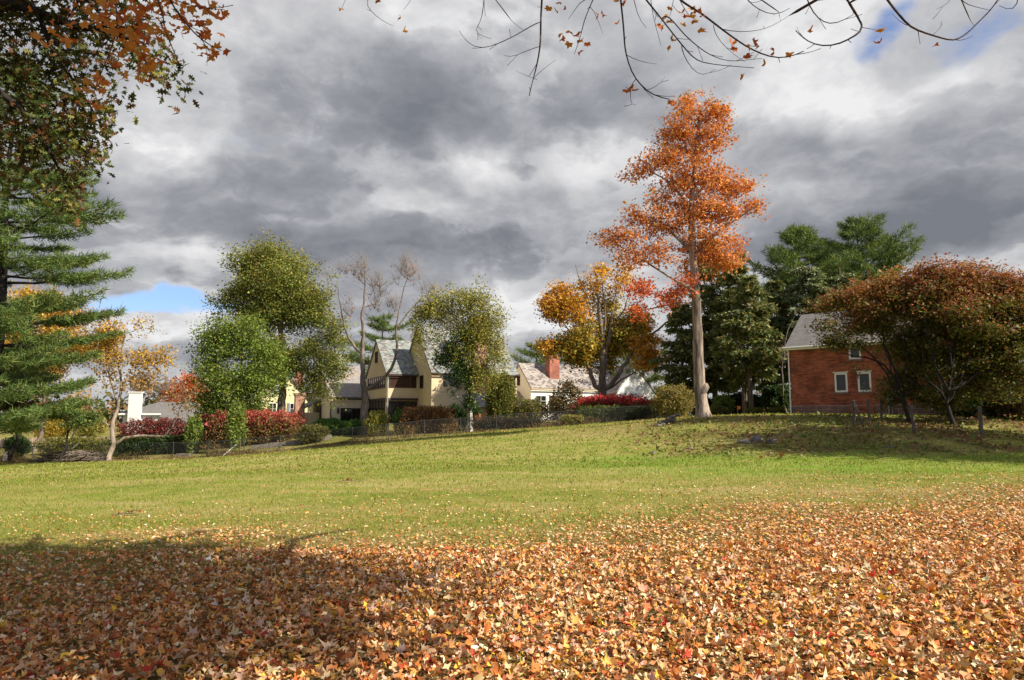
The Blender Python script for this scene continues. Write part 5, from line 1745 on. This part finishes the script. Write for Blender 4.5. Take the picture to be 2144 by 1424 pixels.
# old wooden posts on the right
post_spots = [(1779, 35.6, 1.22, .085, .02, 'leftmost old wooden post, with a brace leaning on it'), (1811, 36.4, 1.25, .075, -.03, 'thin old wooden post just right of the braced one'),
              (1836, 38.6, 1.1, .07, .02, 'old wooden post in front of the cellar hatch'), (1903, 33.4, 1.28, .075, -.09, 'leaning old wooden post below the bronze maple trunk'), (2040, 32.6, 1.32, .085, .01, 'stout old wooden post near the right edge'), (1975, 37.5, 1.0, .06, .03, 'short old wooden post in the maple shade')]
tops = []
for px, Y, hh, r, tl, lb in post_spots:
    f = gp(px, Y)
    m = MB()
    k = 7
    P = [(0, 0, -.35), (tl * .3, 0, .3), (tl * .7 + .01, .01, .8), (tl, 0, hh - .05), (tl, 0, hh)]
    m.tube(P, [r, r * 1.02, r * .95, r * .93, r * .7], k)
    o = m.build('fence_post', M_WOOD, None, tuple(f))
    tag(o, lb, 'post', 'old fence posts on the bank')
    tops.append(f + np.array([tl, 0, hh]))
f = gp(1782, 35.5)
e = gp(1799, 35.2)
br = log('post_brace', 'slanting wooden brace against the leftmost old post', f + (0, -.05, .95), e + (0, 0, .02), .06, M_WOOD, 'brace', .95)
for (i, j) in ((0, 1), (1, 3), (3, 4)):
    a, b = tops[i], tops[j]
    m = MB()
    for q in (.18, .55):
        P = [a * (1 - t) + b * t + np.array([0, -.07, -q - .12 * t * (1 - t)]) for t in np.linspace(0, 1, 8)]
        m.tube([p - a for p in P], .006, 4)
    o = m.build('fence_wire', M_WIRE, None, tuple(a))
    tag(o, ('wire strung between the braced post and the thin post', 'wire strung to the leaning post', 'wire strung between the leaning post and the stout post')[(0, 1, 3).index(i)], 'wire')

# ------------------------------------------------------------------ bank weeds
n = 30000
x = rng.uniform(2, 34, n)
y = rng.uniform(25.5, 42, n)
k = rng.random(n) < bank(x, y) * .9
x, y = x[k], y[k]
n = len(x)
C = np.stack([x, y, ground(x, y) + rng.uniform(.01, .16, n)], 1)
dryw = rng.random(n) < np.clip(.45 + .5 * vnoise(x, y, 2.0), .1, .9)
col = palette(n, [(3, (.10, .14, .025)), (2, (.16, .18, .035)), (1, (.22, .2, .06))])
col[dryw] = palette(int(dryw.sum()), [(3, (.22, .12, .06)), (2, (.13, .07, .04)), (1, (.36, .22, .12))])
V, Fc, c = cards(T_RHOMB, C, rand_frames(n, .6), .13 * rng.lognormal(0, .35, n), col)
o = link('bank_weeds', mesh_data('bank_weeds', V, Fc, M_LEAF, c))
o['kind'] = 'stuff'
tag(o, 'weeds and dead leaves covering the rough bank', 'weeds')

# ------------------------------------------------------------------ grass
def grass_blades(n, y0, y1, hgt, wid, pw=1.0):
    y = y0 + (y1 - y0) * rng.random(n) ** pw
    x = (rng.random(n) * 2 - 1) * (y * .78 + 3)
    k = (x > -48) & (x < 44) & (rng.random(n) > litter(x, y) * .75) & (rng.random(n) > bank(x, y) * .9)
    x, y = x[k], y[k]
    m = len(x)
    d = rng.normal(size=(m, 3)) * .55
    d[:, 2] = 1
    C = np.stack([x, y, ground(x, y) - .01], 1)
    dry = np.clip(.38 + .55 * vnoise(x * .5, y * 1.6, 2.5) + .35 * vnoise(x, y * 1.3, .9), 0, 1.4) + litter(x, y) * .45
    dry -= .6 * lush(x, y)
    col = palette(m, [(3, (.185, .225, .03)), (2, (.25, .27, .044)), (1, (.13, .18, .022))])
    w = rng.random(m) < dry * .6
    col[w] = palette(int(w.sum()), [(3, (.30, .26, .08)), (2, (.38, .29, .12)), (1, (.22, .20, .05))])
    sc_ = np.maximum(1, y / 16.0)
    tpl = (np.array([(0, -.5 * wid / hgt, 0), (0, .5 * wid / hgt, 0), (1, 0, .15)]), np.array([(0, 1, 2)]))
    return cards(tpl, C, rot_frames(d, rng.normal(size=(m, 3))), hgt * rng.lognormal(0, .3, m) * sc_ ** .5, col)


gs = [grass_blades(70000, 3, 13, .05, .007), grass_blades(140000, 9, 28, .05, .012), grass_blades(90000, 24, 54, .045, .03)]
V, Fc, c, off = [], [], [], 0
for a, b, cc in gs:
    V.append(a)
    Fc.append(b + off)
    c.append(cc)
    off += len(a)
o = link('grass', mesh_data('grass', np.concatenate(V), np.concatenate(Fc), M_GRASS, np.concatenate(c)))
o['kind'] = 'stuff'
tag(o, 'short green and yellowing lawn grass', 'grass')

# ------------------------------------------------------------------ fallen leaves
PAL_FALLEN = [(5.0, (.62, .345, .15)), (4.6, (.72, .49, .29)), (3.8, (.54, .21, .06)), (2.6, (.38, .115, .032)), (2.6, (.62, .29, .075)), (.8, (.70, .40, .05)), (.35, (.46, .06, .03)), (1.0, (.74, .57, .40)), (.5, (.22, .10, .05))]


def scatter(n, y0, y1, margin, pw, keepf):
    y = y0 + (y1 - y0) * rng.random(n) ** pw
    x = (rng.random(n) * 2 - 1) * (y * .745 + margin)
    k = rng.random(n) < keepf(x, y)
    return x[k], y[k]


def fallen(x, y, size, zmax, tilt, tpls):
    m = len(x)
    z = ground(x, y)
    C = np.stack([x, y, z + rng.uniform(.012, zmax, m)], 1)
    Nn = rng.normal(size=(m, 3)) * tilt
    Nn[:, 2] = 1
    flip = rng.random(m) < .5
    X = rng.normal(size=(m, 3))
    X -= Nn * ((X * Nn).sum(1) / (Nn * Nn).sum(1))[:, None]
    Nn[flip] *= -1
    Rm = rot_frames(X, Nn)
    S = size * np.clip(rng.lognormal(0, .3, m), .4, 1.55) * (.62 + .38 * litter(x, y))
    col = palette(m, PAL_FALLEN, .22)
    pick = rng.integers(0, len(tpls), m)
    V, Fc, c, off = [], [], [], 0
    for i, t in enumerate(tpls):
        q = pick == i
        a, b, cc = cards(t, C[q], Rm[q], S[q], col[q])
        V.append(a)
        Fc.append(b + off)
        c.append(cc)
        off += len(a)
    return np.concatenate(V), np.concatenate(Fc), np.concatenate(c)


xm, ym_ = scatter(36000, 2.0, 18, 4.5, .85, lambda x, y: litter(x, y) * (np.abs(x) > y * .745 + 1.1))
x1, y1 = scatter(58000, 3.0, 9.5, 1.2, .75, lambda x, y: litter(x, y))
x5, y5 = scatter(62000, 9.0, 13.5, 1.3, .9, lambda x, y: litter(x, y))
x2, y2 = scatter(125000, 13, 24, 1.5, .85, lambda x, y: litter(x, y) ** 1.1)
x3, y3 = scatter(16000, 12, 54, 2, .8, lambda x, y: np.clip(.22 + .26 * vnoise(x, y, 1.7), .03, 1) + .4 * litter(x, y))
x4, y4 = scatter(20000, 34, 56, 2, 1, lambda x, y: litter(x, y) * .9 + fence_strip(x, y) * .9)
bits = [fallen(x1, y1, .062, .05, .45, MAPLES[:6] + SHARDS), fallen(xm, ym_, .08, .05, .45, [T_RHOMB]), fallen(x5, y5, .056, .04, .45, SHARDS[:3] + [T_RHOMB] * 6), fallen(x2, y2, .064, .035, .38, [T_RHOMB]), fallen(x3, y3, .062, .03, .35, [T_RHOMB]), fallen(x4, y4, .12, .05, .5, [T_RHOMB])]
V, Fc, c, off = [], [], [], 0
for a, b, cc in bits:
    V.append(a)
    Fc.append(b + off)
    c.append(cc)
    off += len(a)
lit = link('leaf_litter', mesh_data('leaf_litter', np.concatenate(V), np.concatenate(Fc), M_DRY, np.concatenate(c)))
lit['kind'] = 'stuff'
tag(lit, 'thick carpet of tan, orange and rust maple leaves on the grass', 'leaf litter')


def leaf_library(tpls, cols, mat, name='leaf'):
    out = []
    for t in tpls:
        for c_ in cols:
            out.append(mesh_data(name, t[0], t[1], mat, np.repeat(np.array([c_]), len(t[0]), 0)))
    return out


libg = leaf_library(MAPLES[:6] + SHARDS[:4], [(.58, .37, .21), (.70, .50, .34), (.46, .19, .07), (.68, .40, .05), (.46, .06, .03), (.34, .11, .04)], M_DRY)
for i in range(300):
    y = 3.4 + 3.4 * random.random() ** .8
    x = random.uniform(-1, 1) * y * .70
    o = link('leaf', libg[random.randrange(len(libg))], lit, (x, y, gz(x, y) + random.uniform(.055, .085)))
    o.rotation_euler = (random.gauss(0, .35) + (math.pi if random.random() < .4 else 0), random.gauss(0, .35), random.uniform(0, 6.28))
    s = .056 * random.lognormvariate(0, .15)
    o.scale = (s, s, s)

# small twigs on the lawn
for px, Y, lb in ((735, 20.0, 'clump of brown oak twig lying on the left lawn'), (286, 13.6, 'little brown twig on the lawn nearest the leaf edge')):
    f = gp(px, Y)
    t_ = thing('fallen_twig', lb, 'twig', tuple(f))
    m = MB()
    m.tube([(-.25, 0, .02), (0, .03, .05), (.28, -.02, .03)], [.012, .01, .005], 5)
    m.tube([(0, .03, .05), (.1, .12, .09), (.16, .16, .08)], [.008, .006, .003], 5)
    m.build('stem', M_BARK, t_)
    for k in range(9):
        o = link('leaf', libg[(2 + 6 * k) % len(libg) if k % 2 else (5 + 6 * k) % len(libg)], t_, (random.uniform(-.25, .28), random.uniform(-.05, .12), .06))
        o.rotation_euler = (random.uniform(-1, 1), random.uniform(-1, 1), random.uniform(0, 6))
        o.scale = (.09,) * 3

# ------------------------------------------------------------------ the maple the camera stands under
PAL_OVER = [(3, (.52, .15, .025)), (2, (.60, .24, .035)), (2, (.42, .10, .02)), (1, (.62, .33, .05))]
tb = np.array([5.0, -4.2, gz(5.0, -4.2)])
om = thing('overhanging_maple', 'orange maple overhead whose branches hang in from the top', 'tree', tuple(tb))
sk = Skel()
sk.add_path([tb + (0, 0, -.2), tb + (0, 0, .3), tb + (-.05, .1, 2.5), tb + (-.1, .2, 5), tb + (-.3, .6, 8), tb + (-.4, .8, 11), tb + (-.3, 1.0, 14)], [.6, .48, .42, .38, .28, .18, .06], -1, .7, .4)


def limb(pts, r):
    pts = [np.array(p, float) for p in pts]
    par = sk.nearest(pts[0])
    return sk.add_path([sk.P[par]] + pts, list(np.linspace(r[0], r[1], len(pts) + 1)), par, .5, .3, .02)


def up_at(px, py, Y):
    return at(px, py, Y)


limb([(4.9, -3.8, 5.2), (3.5, 0, 6.6), (2.2, 3.5, 7.1), up_at(1330, -110, 6.6), up_at(1250, -70, 7.4)], (.2, .03))
limb([(4.9, -3.8, 5.6), (4.4, -.5, 7.0), (4.0, 3.5, 7.2), up_at(1680, -110, 6.8), up_at(1760, -60, 7.4)], (.2, .03))
limb([(4.9, -3.8, 5.0), (5.8, -1, 6.4), (6.0, 3, 7.0), up_at(2080, -110, 6.8), up_at(2160, -60, 7.4)], (.18, .03))
limb([(4.9, -3.7, 4.8), (2.5, -1.0, 5.6), (0, 1.8, 5.7), (-1.6, 3.6, 5.6), up_at(280, -140, 4.9), up_at(180, -60, 5.2)], (.18, .025))
limb([(2.2, -.6, 6.4), (1.2, 2.5, 7.0), up_at(950, -120, 6.8), up_at(820, -60, 7.2)], (.08, .02))
HAND = [  # photo paths of the hanging branches
    (7.0, [(1135, -40), (1135, 0), (1132, 41), (1132, 93), (1123, 145), (1116, 165), (1108, 200)], .017), (7.0, [(1132, 43), (1097, 64), (1062, 84), (1010, 104), (981, 96), (961, 64)], .010),
    (7.0, [(1130, 98), (1097, 107), (1062, 128), (1054, 116)], .006), (7.0, [(1116, 165), (1097, 158), (1079, 148)], .005), (7.0, [(1117, 162), (1144, 139), (1164, 125)], .005),
    (6.8, [(1296, -40), (1300, 0), (1306, 52), (1309, 110), (1326, 162), (1364, 200), (1402, 208)], .017), (6.8, [(1326, 162), (1318, 197), (1319, 232), (1332, 220)], .006),
    (6.8, [(1309, 110), (1341, 133), (1376, 134)], .006), (6.8, [(1350, 190), (1382, 180), (1392, 162)], .005),
    (6.6, [(1400, -30), (1422, 0), (1471, 29), (1515, 64), (1567, 101), (1614, 121), (1648, 123), (1683, 107)], .018), (6.7, [(1330, -30), (1353, 0), (1382, 35), (1422, 87), (1457, 128), (1503, 136), (1579, 142)], .014),
    (6.7, [(1393, 23), (1434, 75), (1480, 113), (1527, 130), (1596, 122)], .010), (6.7, [(1422, 92), (1440, 136), (1469, 164), (1498, 145)], .007), (6.6, [(1515, 64), (1560, 68), (1610, 60), (1650, 34)], .007),
    (6.6, [(1490, 45), (1500, 80), (1530, 110), (1560, 130)], .006),
    (6.9, [(1760, -30), (1773, 0), (1796, 35), (1811, 56), (1793, 75), (1759, 93), (1724, 100), (1689, 87), (1666, 64)], .020), (6.9, [(1811, 56), (1834, 63)], .007), (6.9, [(1690, 88), (1672, 74), (1668, 56)], .006),
    (6.9, [(1840, -30), (1857, 0), (1886, 35), (1904, 58), (1956, 75), (1997, 87), (2026, 70), (2060, 35), (2089, 6), (2100, -20)], .018), (6.9, [(1904, 60), (1881, 46), (1868, 29)], .006), (6.9, [(2006, 92), (2037, 75)], .007), (6.9, [(1956, 75), (1974, 50)], .006),
    (7.1, [(1680, -30), (1689, 0), (1706, 35), (1741, 55), (1770, 41), (1784, 32)], .012), (7.2, [(1015, -30), (1013, 0), (1010, 41), (990, 70), (1028, 81)], .009), (7.2, [(990, 70), (1010, 82)], .005),
    (6.8, [(1250, -30), (1242, 0), (1225, 35), (1213, 87), (1202, 113)], .011), (6.8, [(1242, 0), (1222, -10), (1205, 20), (1190, 40)], .007), (7.0, [(1550, -30), (1561, 0), (1596, 26), (1631, 35), (1654, 17)], .010), (7.0, [(2135, -30), (2131, 0), (2133, 20), (2113, 29), (2092, 12)], .011),
    (6.9, [(1325, -30), (1329, 0), (1332, 35), (1353, 58)], .008), (7.2, [(740, -40), (715, 20), (712, 24)], .005), (7.2, [(800, -40), (760, 8), (800, 45), (822, 54)], .006), (7.2, [(870, -40), (868, 0), (845, 20)], .006), (6.8, [(1240, 10), (1255, 50), (1262, 70)], .005),
    (7.0, [(2000, -30), (2010, 5), (2040, 14), (2075, 22)], .009), (7.0, [(1990, -30), (1996, 4), (1960, 20)], .006), (6.8, [(1410, -20), (1405, 40), (1382, 60)], .006), (6.8, [(1360, -20), (1366, 30), (1380, 80), (1384, 96)], .006),
    (4.9, [(340, -60), (349, 0), (369, 20), (392, 55), (421, 82), (441, 101), (464, 106)], .011), (4.9, [(320, -60), (326, 0), (343, 26), (343, 65), (369, 114), (379, 150)], .010), (4.9, [(392, 55), (410, 66), (430, 68)], .005), (4.9, [(355, 4), (400, 10), (440, 22), (470, 20)], .007), (4.9, [(441, 101), (445, 125), (433, 138)], .004),
    (5.0, [(230, -60), (240, 0), (250, 50), (230, 110), (200, 180), (185, 225)], .011), (5.0, [(250, 50), (290, 90), (310, 140)], .007), (5.0, [(130, -60), (140, 0), (150, 40), (120, 90)], .008), (5.0, [(240, 60), (210, 90), (170, 170)], .007),
]
tipsP, tipdir = [], []
for Y, pts, r in HAND:
    P = [at(p[0], p[1], Y + .25 * math.sin(p[0] * .013) + .1 * math.sin(p[1] * .05)) for p in pts]
    par = sk.nearest(P[0])
    d0 = np.linalg.norm(sk.P[par] - P[0])
    if d0 < .02:
        P = P[1:]
    Q = [sk.P[par]] + P
    f_, l_ = sk.add_path(Q, list(np.linspace(r * .85, r * .28, len(Q))), par, .09, 0)
    # short bud-bearing spurs
    for k in range(f_ + 2, l_, 2):
        if sk.P[k][1] > 2 and random.random() < .5:
            d = rng.normal(size=3)
            d[1] *= .6
            t_ = sk.P[k] - sk.P[k - 1]
            t_ /= np.linalg.norm(t_) + 1e-9
            d = d / np.linalg.norm(d) + t_ * 1.0
            L = random.uniform(.04, .16)
            q0 = sk.P[k]
            q1 = q0 + d * L * .6
            q2 = q1 + (d * .6 + np.array([0, 0, .5])) * L * .5
            sk.add_path([q0, q1, q2], [r * .3, .0025, .0032], k, .06, 0)
# upper crown of this tree, above the picture
A = []
for c_, rr, n in (((4.2, -2.2, 11.5), (7.5, 5.5, 4.0), 230), ((-.5, .5, 9.5), (4.0, 3.4, 2.0), 70), ((6.3, 1.5, 9.6), (4.0, 2.5, 1.9), 105)):
    d = rng.normal(size=(n, 3))
    d /= np.linalg.norm(d, axis=1, keepdims=True)
    d *= rng.random((n, 1)) ** .4
    A.append(np.array(c_) + d * np.array(rr))
A = np.concatenate(A)
d_up = A[:, 2] - (CAMZ + np.maximum(A[:, 1], .1) * .70 + .4)
A = A[d_up > 0]
sk.colonise(A, .3, .8)
V, Fq = sk.tubes(.008, 2.2, 4, 10)
link('trunk', mesh_data('trunk', V - tb, Fq, mat_plain('dark_twig_bark', (.075, .055, .045), .4, 14, .9, .4, .15), None, True), om)
LV, LF, LC = leaf_cloud(A, np.zeros(len(A), int), 105, .55, .21, const_pal(PAL_OVER), T_RHOMB, .4, .6)
okl = LV.reshape(-1, len(T_RHOMB[0]), 3)
keep = (okl[:, :, 2].min(1) > CAMZ + np.maximum(okl[:, :, 1].max(1), .1) * .66 + .15)
nl = int(keep.sum())
kk = len(T_RHOMB[0])
LV2 = okl[keep].reshape(-1, 3)
LC2 = LC.reshape(-1, kk, 3)[keep].reshape(-1, 3)
LF2 = (T_RHOMB[1][None] + (np.arange(nl) * kk)[:, None, None]).reshape(-1, 3)
link('crown', mesh_data('crown', LV2 - tb, LF2, M_LEAF, LC2), om)

# a maple standing outside the right edge of the picture, shading the bank
def_off = np.array([31.0, 23.0, gz(31, 23)])
offm = thing('shade_maple', 'broad maple standing just outside the right edge of the picture', 'tree', tuple(def_off))
sk2 = Skel()
sk2.add_path([def_off + (0, 0, -.2), def_off + (0, 0, .3), def_off + (-.2, .1, 3), def_off + (-.5, .3, 6), def_off + (-.6, .5, 10), def_off + (-.6, .6, 13)], [.5, .4, .35, .28, .16, .05], -1, .7, .3)
d = rng.normal(size=(260, 3))
d /= np.linalg.norm(d, axis=1, keepdims=True)
A2 = np.array([28.5, 25.0, 9.5]) + d * np.array([6.2, 5.0, 4.0]) * rng.random((260, 1)) ** .4
A2 = A2[A2[:, 0] > A2[:, 1] * .715 + 1.2]
sk2.colonise(A2, .3, .8)
V, Fq = sk2.tubes(.012)
link('trunk', mesh_data('trunk', V - def_off, Fq, M_BARK, None, True), offm)
LV, LF, LC = leaf_cloud(A2, np.zeros(len(A2), int), 90, .6, .24, const_pal(PAL_OVER), T_TRI, .4, .7)
link('crown', mesh_data('crown', LV - def_off, LF, M_LEAF, LC), offm)
lib = leaf_library(MAPLES, [(.56, .17, .03), (.62, .26, .045), (.44, .11, .025), (.52, .24, .05)], M_LEAF)


def hang_leaf(parent, lib_, p, s, org):
    o = link('leaf', lib_[random.randrange(len(lib_))], parent, tuple(np.array(p) - org))
    o.rotation_euler = (random.gauss(math.pi / 2, .55), random.gauss(0, .6) + math.pi, random.gauss(0, .8))
    o.scale = (s, s, s)
    return o


for cx_, cy_ in [(430, 30), (455, 42), (490, 28), (465, 12), (472, 125), (505, 118), (535, 122), (503, 158), (568, 157), (543, 190), (540, 145), (605, 55), (622, 50), (675, 82), (670, 2), (700, 10), (865, 28), (850, 60), (868, 78), (832, 93), (910, 50),
                 (945, 55), (980, 45), (940, 35), (912, 92), (972, 107), (955, 75), (860, 172), (870, 152), (1093, 147), (1168, 155), (1100, 175), (1140, 205), (1150, 170), (1180, 165), (1205, 228), (1240, 185), (1300, 195), (1125, 280), (712, 328), (740, 322),
                 (725, 312), (872, 367), (1378, 107), (1635, 105), (1620, 108), (1625, 160), (1822, 160), (520, 128), (478, 135), (985, 60), (950, 48), (925, 60)]:
    hang_leaf(om, lib, at(900 + cx_ / 1.7235, cy_ / 1.7235, 6.8 + random.uniform(-.15, .15)), random.uniform(.07, .10), tb)
for cx_, cy_ in ((790, 2), (840, 36), (850, 62), (715, 20)):
    hang_leaf(om, lib, at(cx_, cy_, 7.1), .07, tb)
for ex, ey, rx, ry, n in ((225, 35, 80, 40, 46), (295, 60, 55, 60, 40), (310, 145, 34, 26, 16), (190, 185, 32, 44, 20), (400, 38, 50, 36, 22), (432, 82, 32, 26, 12), (250, 120, 40, 30, 14), (455, 18, 26, 20, 10), (120, 60, 50, 40, 12), (345, 60, 30, 50, 16), (300, 10, 120, 20, 24), (450, 110, 22, 12, 5)):
    for k in range(n):
        hang_leaf(om, lib, at(ex + random.gauss(0, .55) * rx, ey + random.gauss(0, .55) * ry, 4.9 + random.uniform(-.35, .35)), random.uniform(.058, .088), tb)

# ------------------------------------------------------------------ pin oak leaning in at the upper left
ob = np.array([-12.5, 8.5, gz(-12.5, 8.5)])
oak = thing('pin_oak', 'dark leafy oak branches hanging in at the upper left', 'tree', tuple(ob))
sk = Skel()
sk.add_path([ob + (0, 0, -.2), ob + (0, 0, .3), ob + (.1, .1, 3), ob + (.2, .2, 6), ob + (.3, .3, 9), ob + (.4, .4, 13)], [.5, .4, .34, .28, .2, .06], -1, .7, .3)
for pts, r in (([(-12.3, 8.6, 7.6), (-9.5, 9.6, 8.4), at(60, 20, 10.6), at(180, 60, 10.8), at(300, 90, 11)], (.15, .02)), ([(-12.3, 8.6, 6.5), (-9.6, 9.6, 6.9), at(20, 180, 10.6), at(90, 290, 10.8), at(150, 400, 11)], (.12, .015)), ([(-12.2, 8.6, 9), (-8.5, 9, 10), at(120, -80, 10), at(220, 40, 10.6)], (.13, .02)), ([at(60, 30, 10.6), at(120, 150, 10.8), at(200, 240, 11)], (.05, .012))):
    limb(pts, r)
ocl = [(50, 40, 90, 60), (150, 60, 80, 60), (240, 60, 66, 50), (60, 140, 90, 60), (160, 150, 80, 50), (40, 230, 70, 60), (130, 230, 66, 50), (195, 220, 40, 50), (90, 310, 60, 46), (150, 320, 46, 34), (170, 270, 46, 36), (140, 380, 40, 36), (150, 420, 26, 26), (30, 320, 50, 50), (320, 130, 46, 34), (340, 165, 26, 16), (290, 40, 50, 40), (-40, 150, 80, 120), (-40, 350, 60, 90), (-60, 0, 120, 80), (60, -60, 200, 60), (250, -40, 80, 50), (60, 380, 40, 30, 0, .6)]
A, ids = clump_points(ocl, 10.8, 80)
sk.colonise(A, .25, .35)
# the rest of the crown above and left of the picture
B_, idb = [], []
for c_, rr, n in (((-12, 9, 12), (5, 5, 4), 120), ((-6.5, 8.5, 12.5), (4, 3.5, 2.5), 80)):
    d = rng.normal(size=(n, 3))
    d /= np.linalg.norm(d, axis=1, keepdims=True)
    B_.append(np.array(c_) + d * np.array(rr) * rng.random((n, 1)) ** .4)
B_ = np.concatenate(B_)
B_ = B_[(B_[:, 2] > CAMZ + B_[:, 1] * .66 + .8) | (B_[:, 0] < -B_[:, 1] * .78 - 1)]
sk.colonise(B_, .3, .8)
V, Fq = sk.tubes(.004, 2.2, 4, 10)
link('trunk', mesh_data('trunk', V - ob, Fq, M_BARKD, None, True), oak)
PAL_OAK = [(4, (.045, .055, .014)), (3, (.075, .08, .018)), (2, (.11, .055, .022)), (1.2, (.16, .07, .025)), (1, (.15, .15, .03))]  # dark green-brown mix, with the canopy's shade put into the leaf colours
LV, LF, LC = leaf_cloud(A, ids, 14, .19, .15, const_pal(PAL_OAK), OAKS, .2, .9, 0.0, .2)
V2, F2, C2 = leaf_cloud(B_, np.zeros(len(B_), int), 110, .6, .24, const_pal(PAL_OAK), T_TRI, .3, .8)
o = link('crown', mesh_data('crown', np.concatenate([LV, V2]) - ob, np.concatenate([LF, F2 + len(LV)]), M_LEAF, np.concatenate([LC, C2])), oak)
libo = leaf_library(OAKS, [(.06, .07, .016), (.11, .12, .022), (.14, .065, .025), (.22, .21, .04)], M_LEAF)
fr = [(330, 160, 26, 16), (230, 230, 16, 40), (215, 320, 20, 20), (150, 430, 24, 16), (340, 120, 40, 40), (290, 100, 40, 40), (180, 340, 30, 24), (230, 270, 14, 30), (110, 400, 40, 30), (200, 150, 60, 60), (150, 250, 60, 80)]
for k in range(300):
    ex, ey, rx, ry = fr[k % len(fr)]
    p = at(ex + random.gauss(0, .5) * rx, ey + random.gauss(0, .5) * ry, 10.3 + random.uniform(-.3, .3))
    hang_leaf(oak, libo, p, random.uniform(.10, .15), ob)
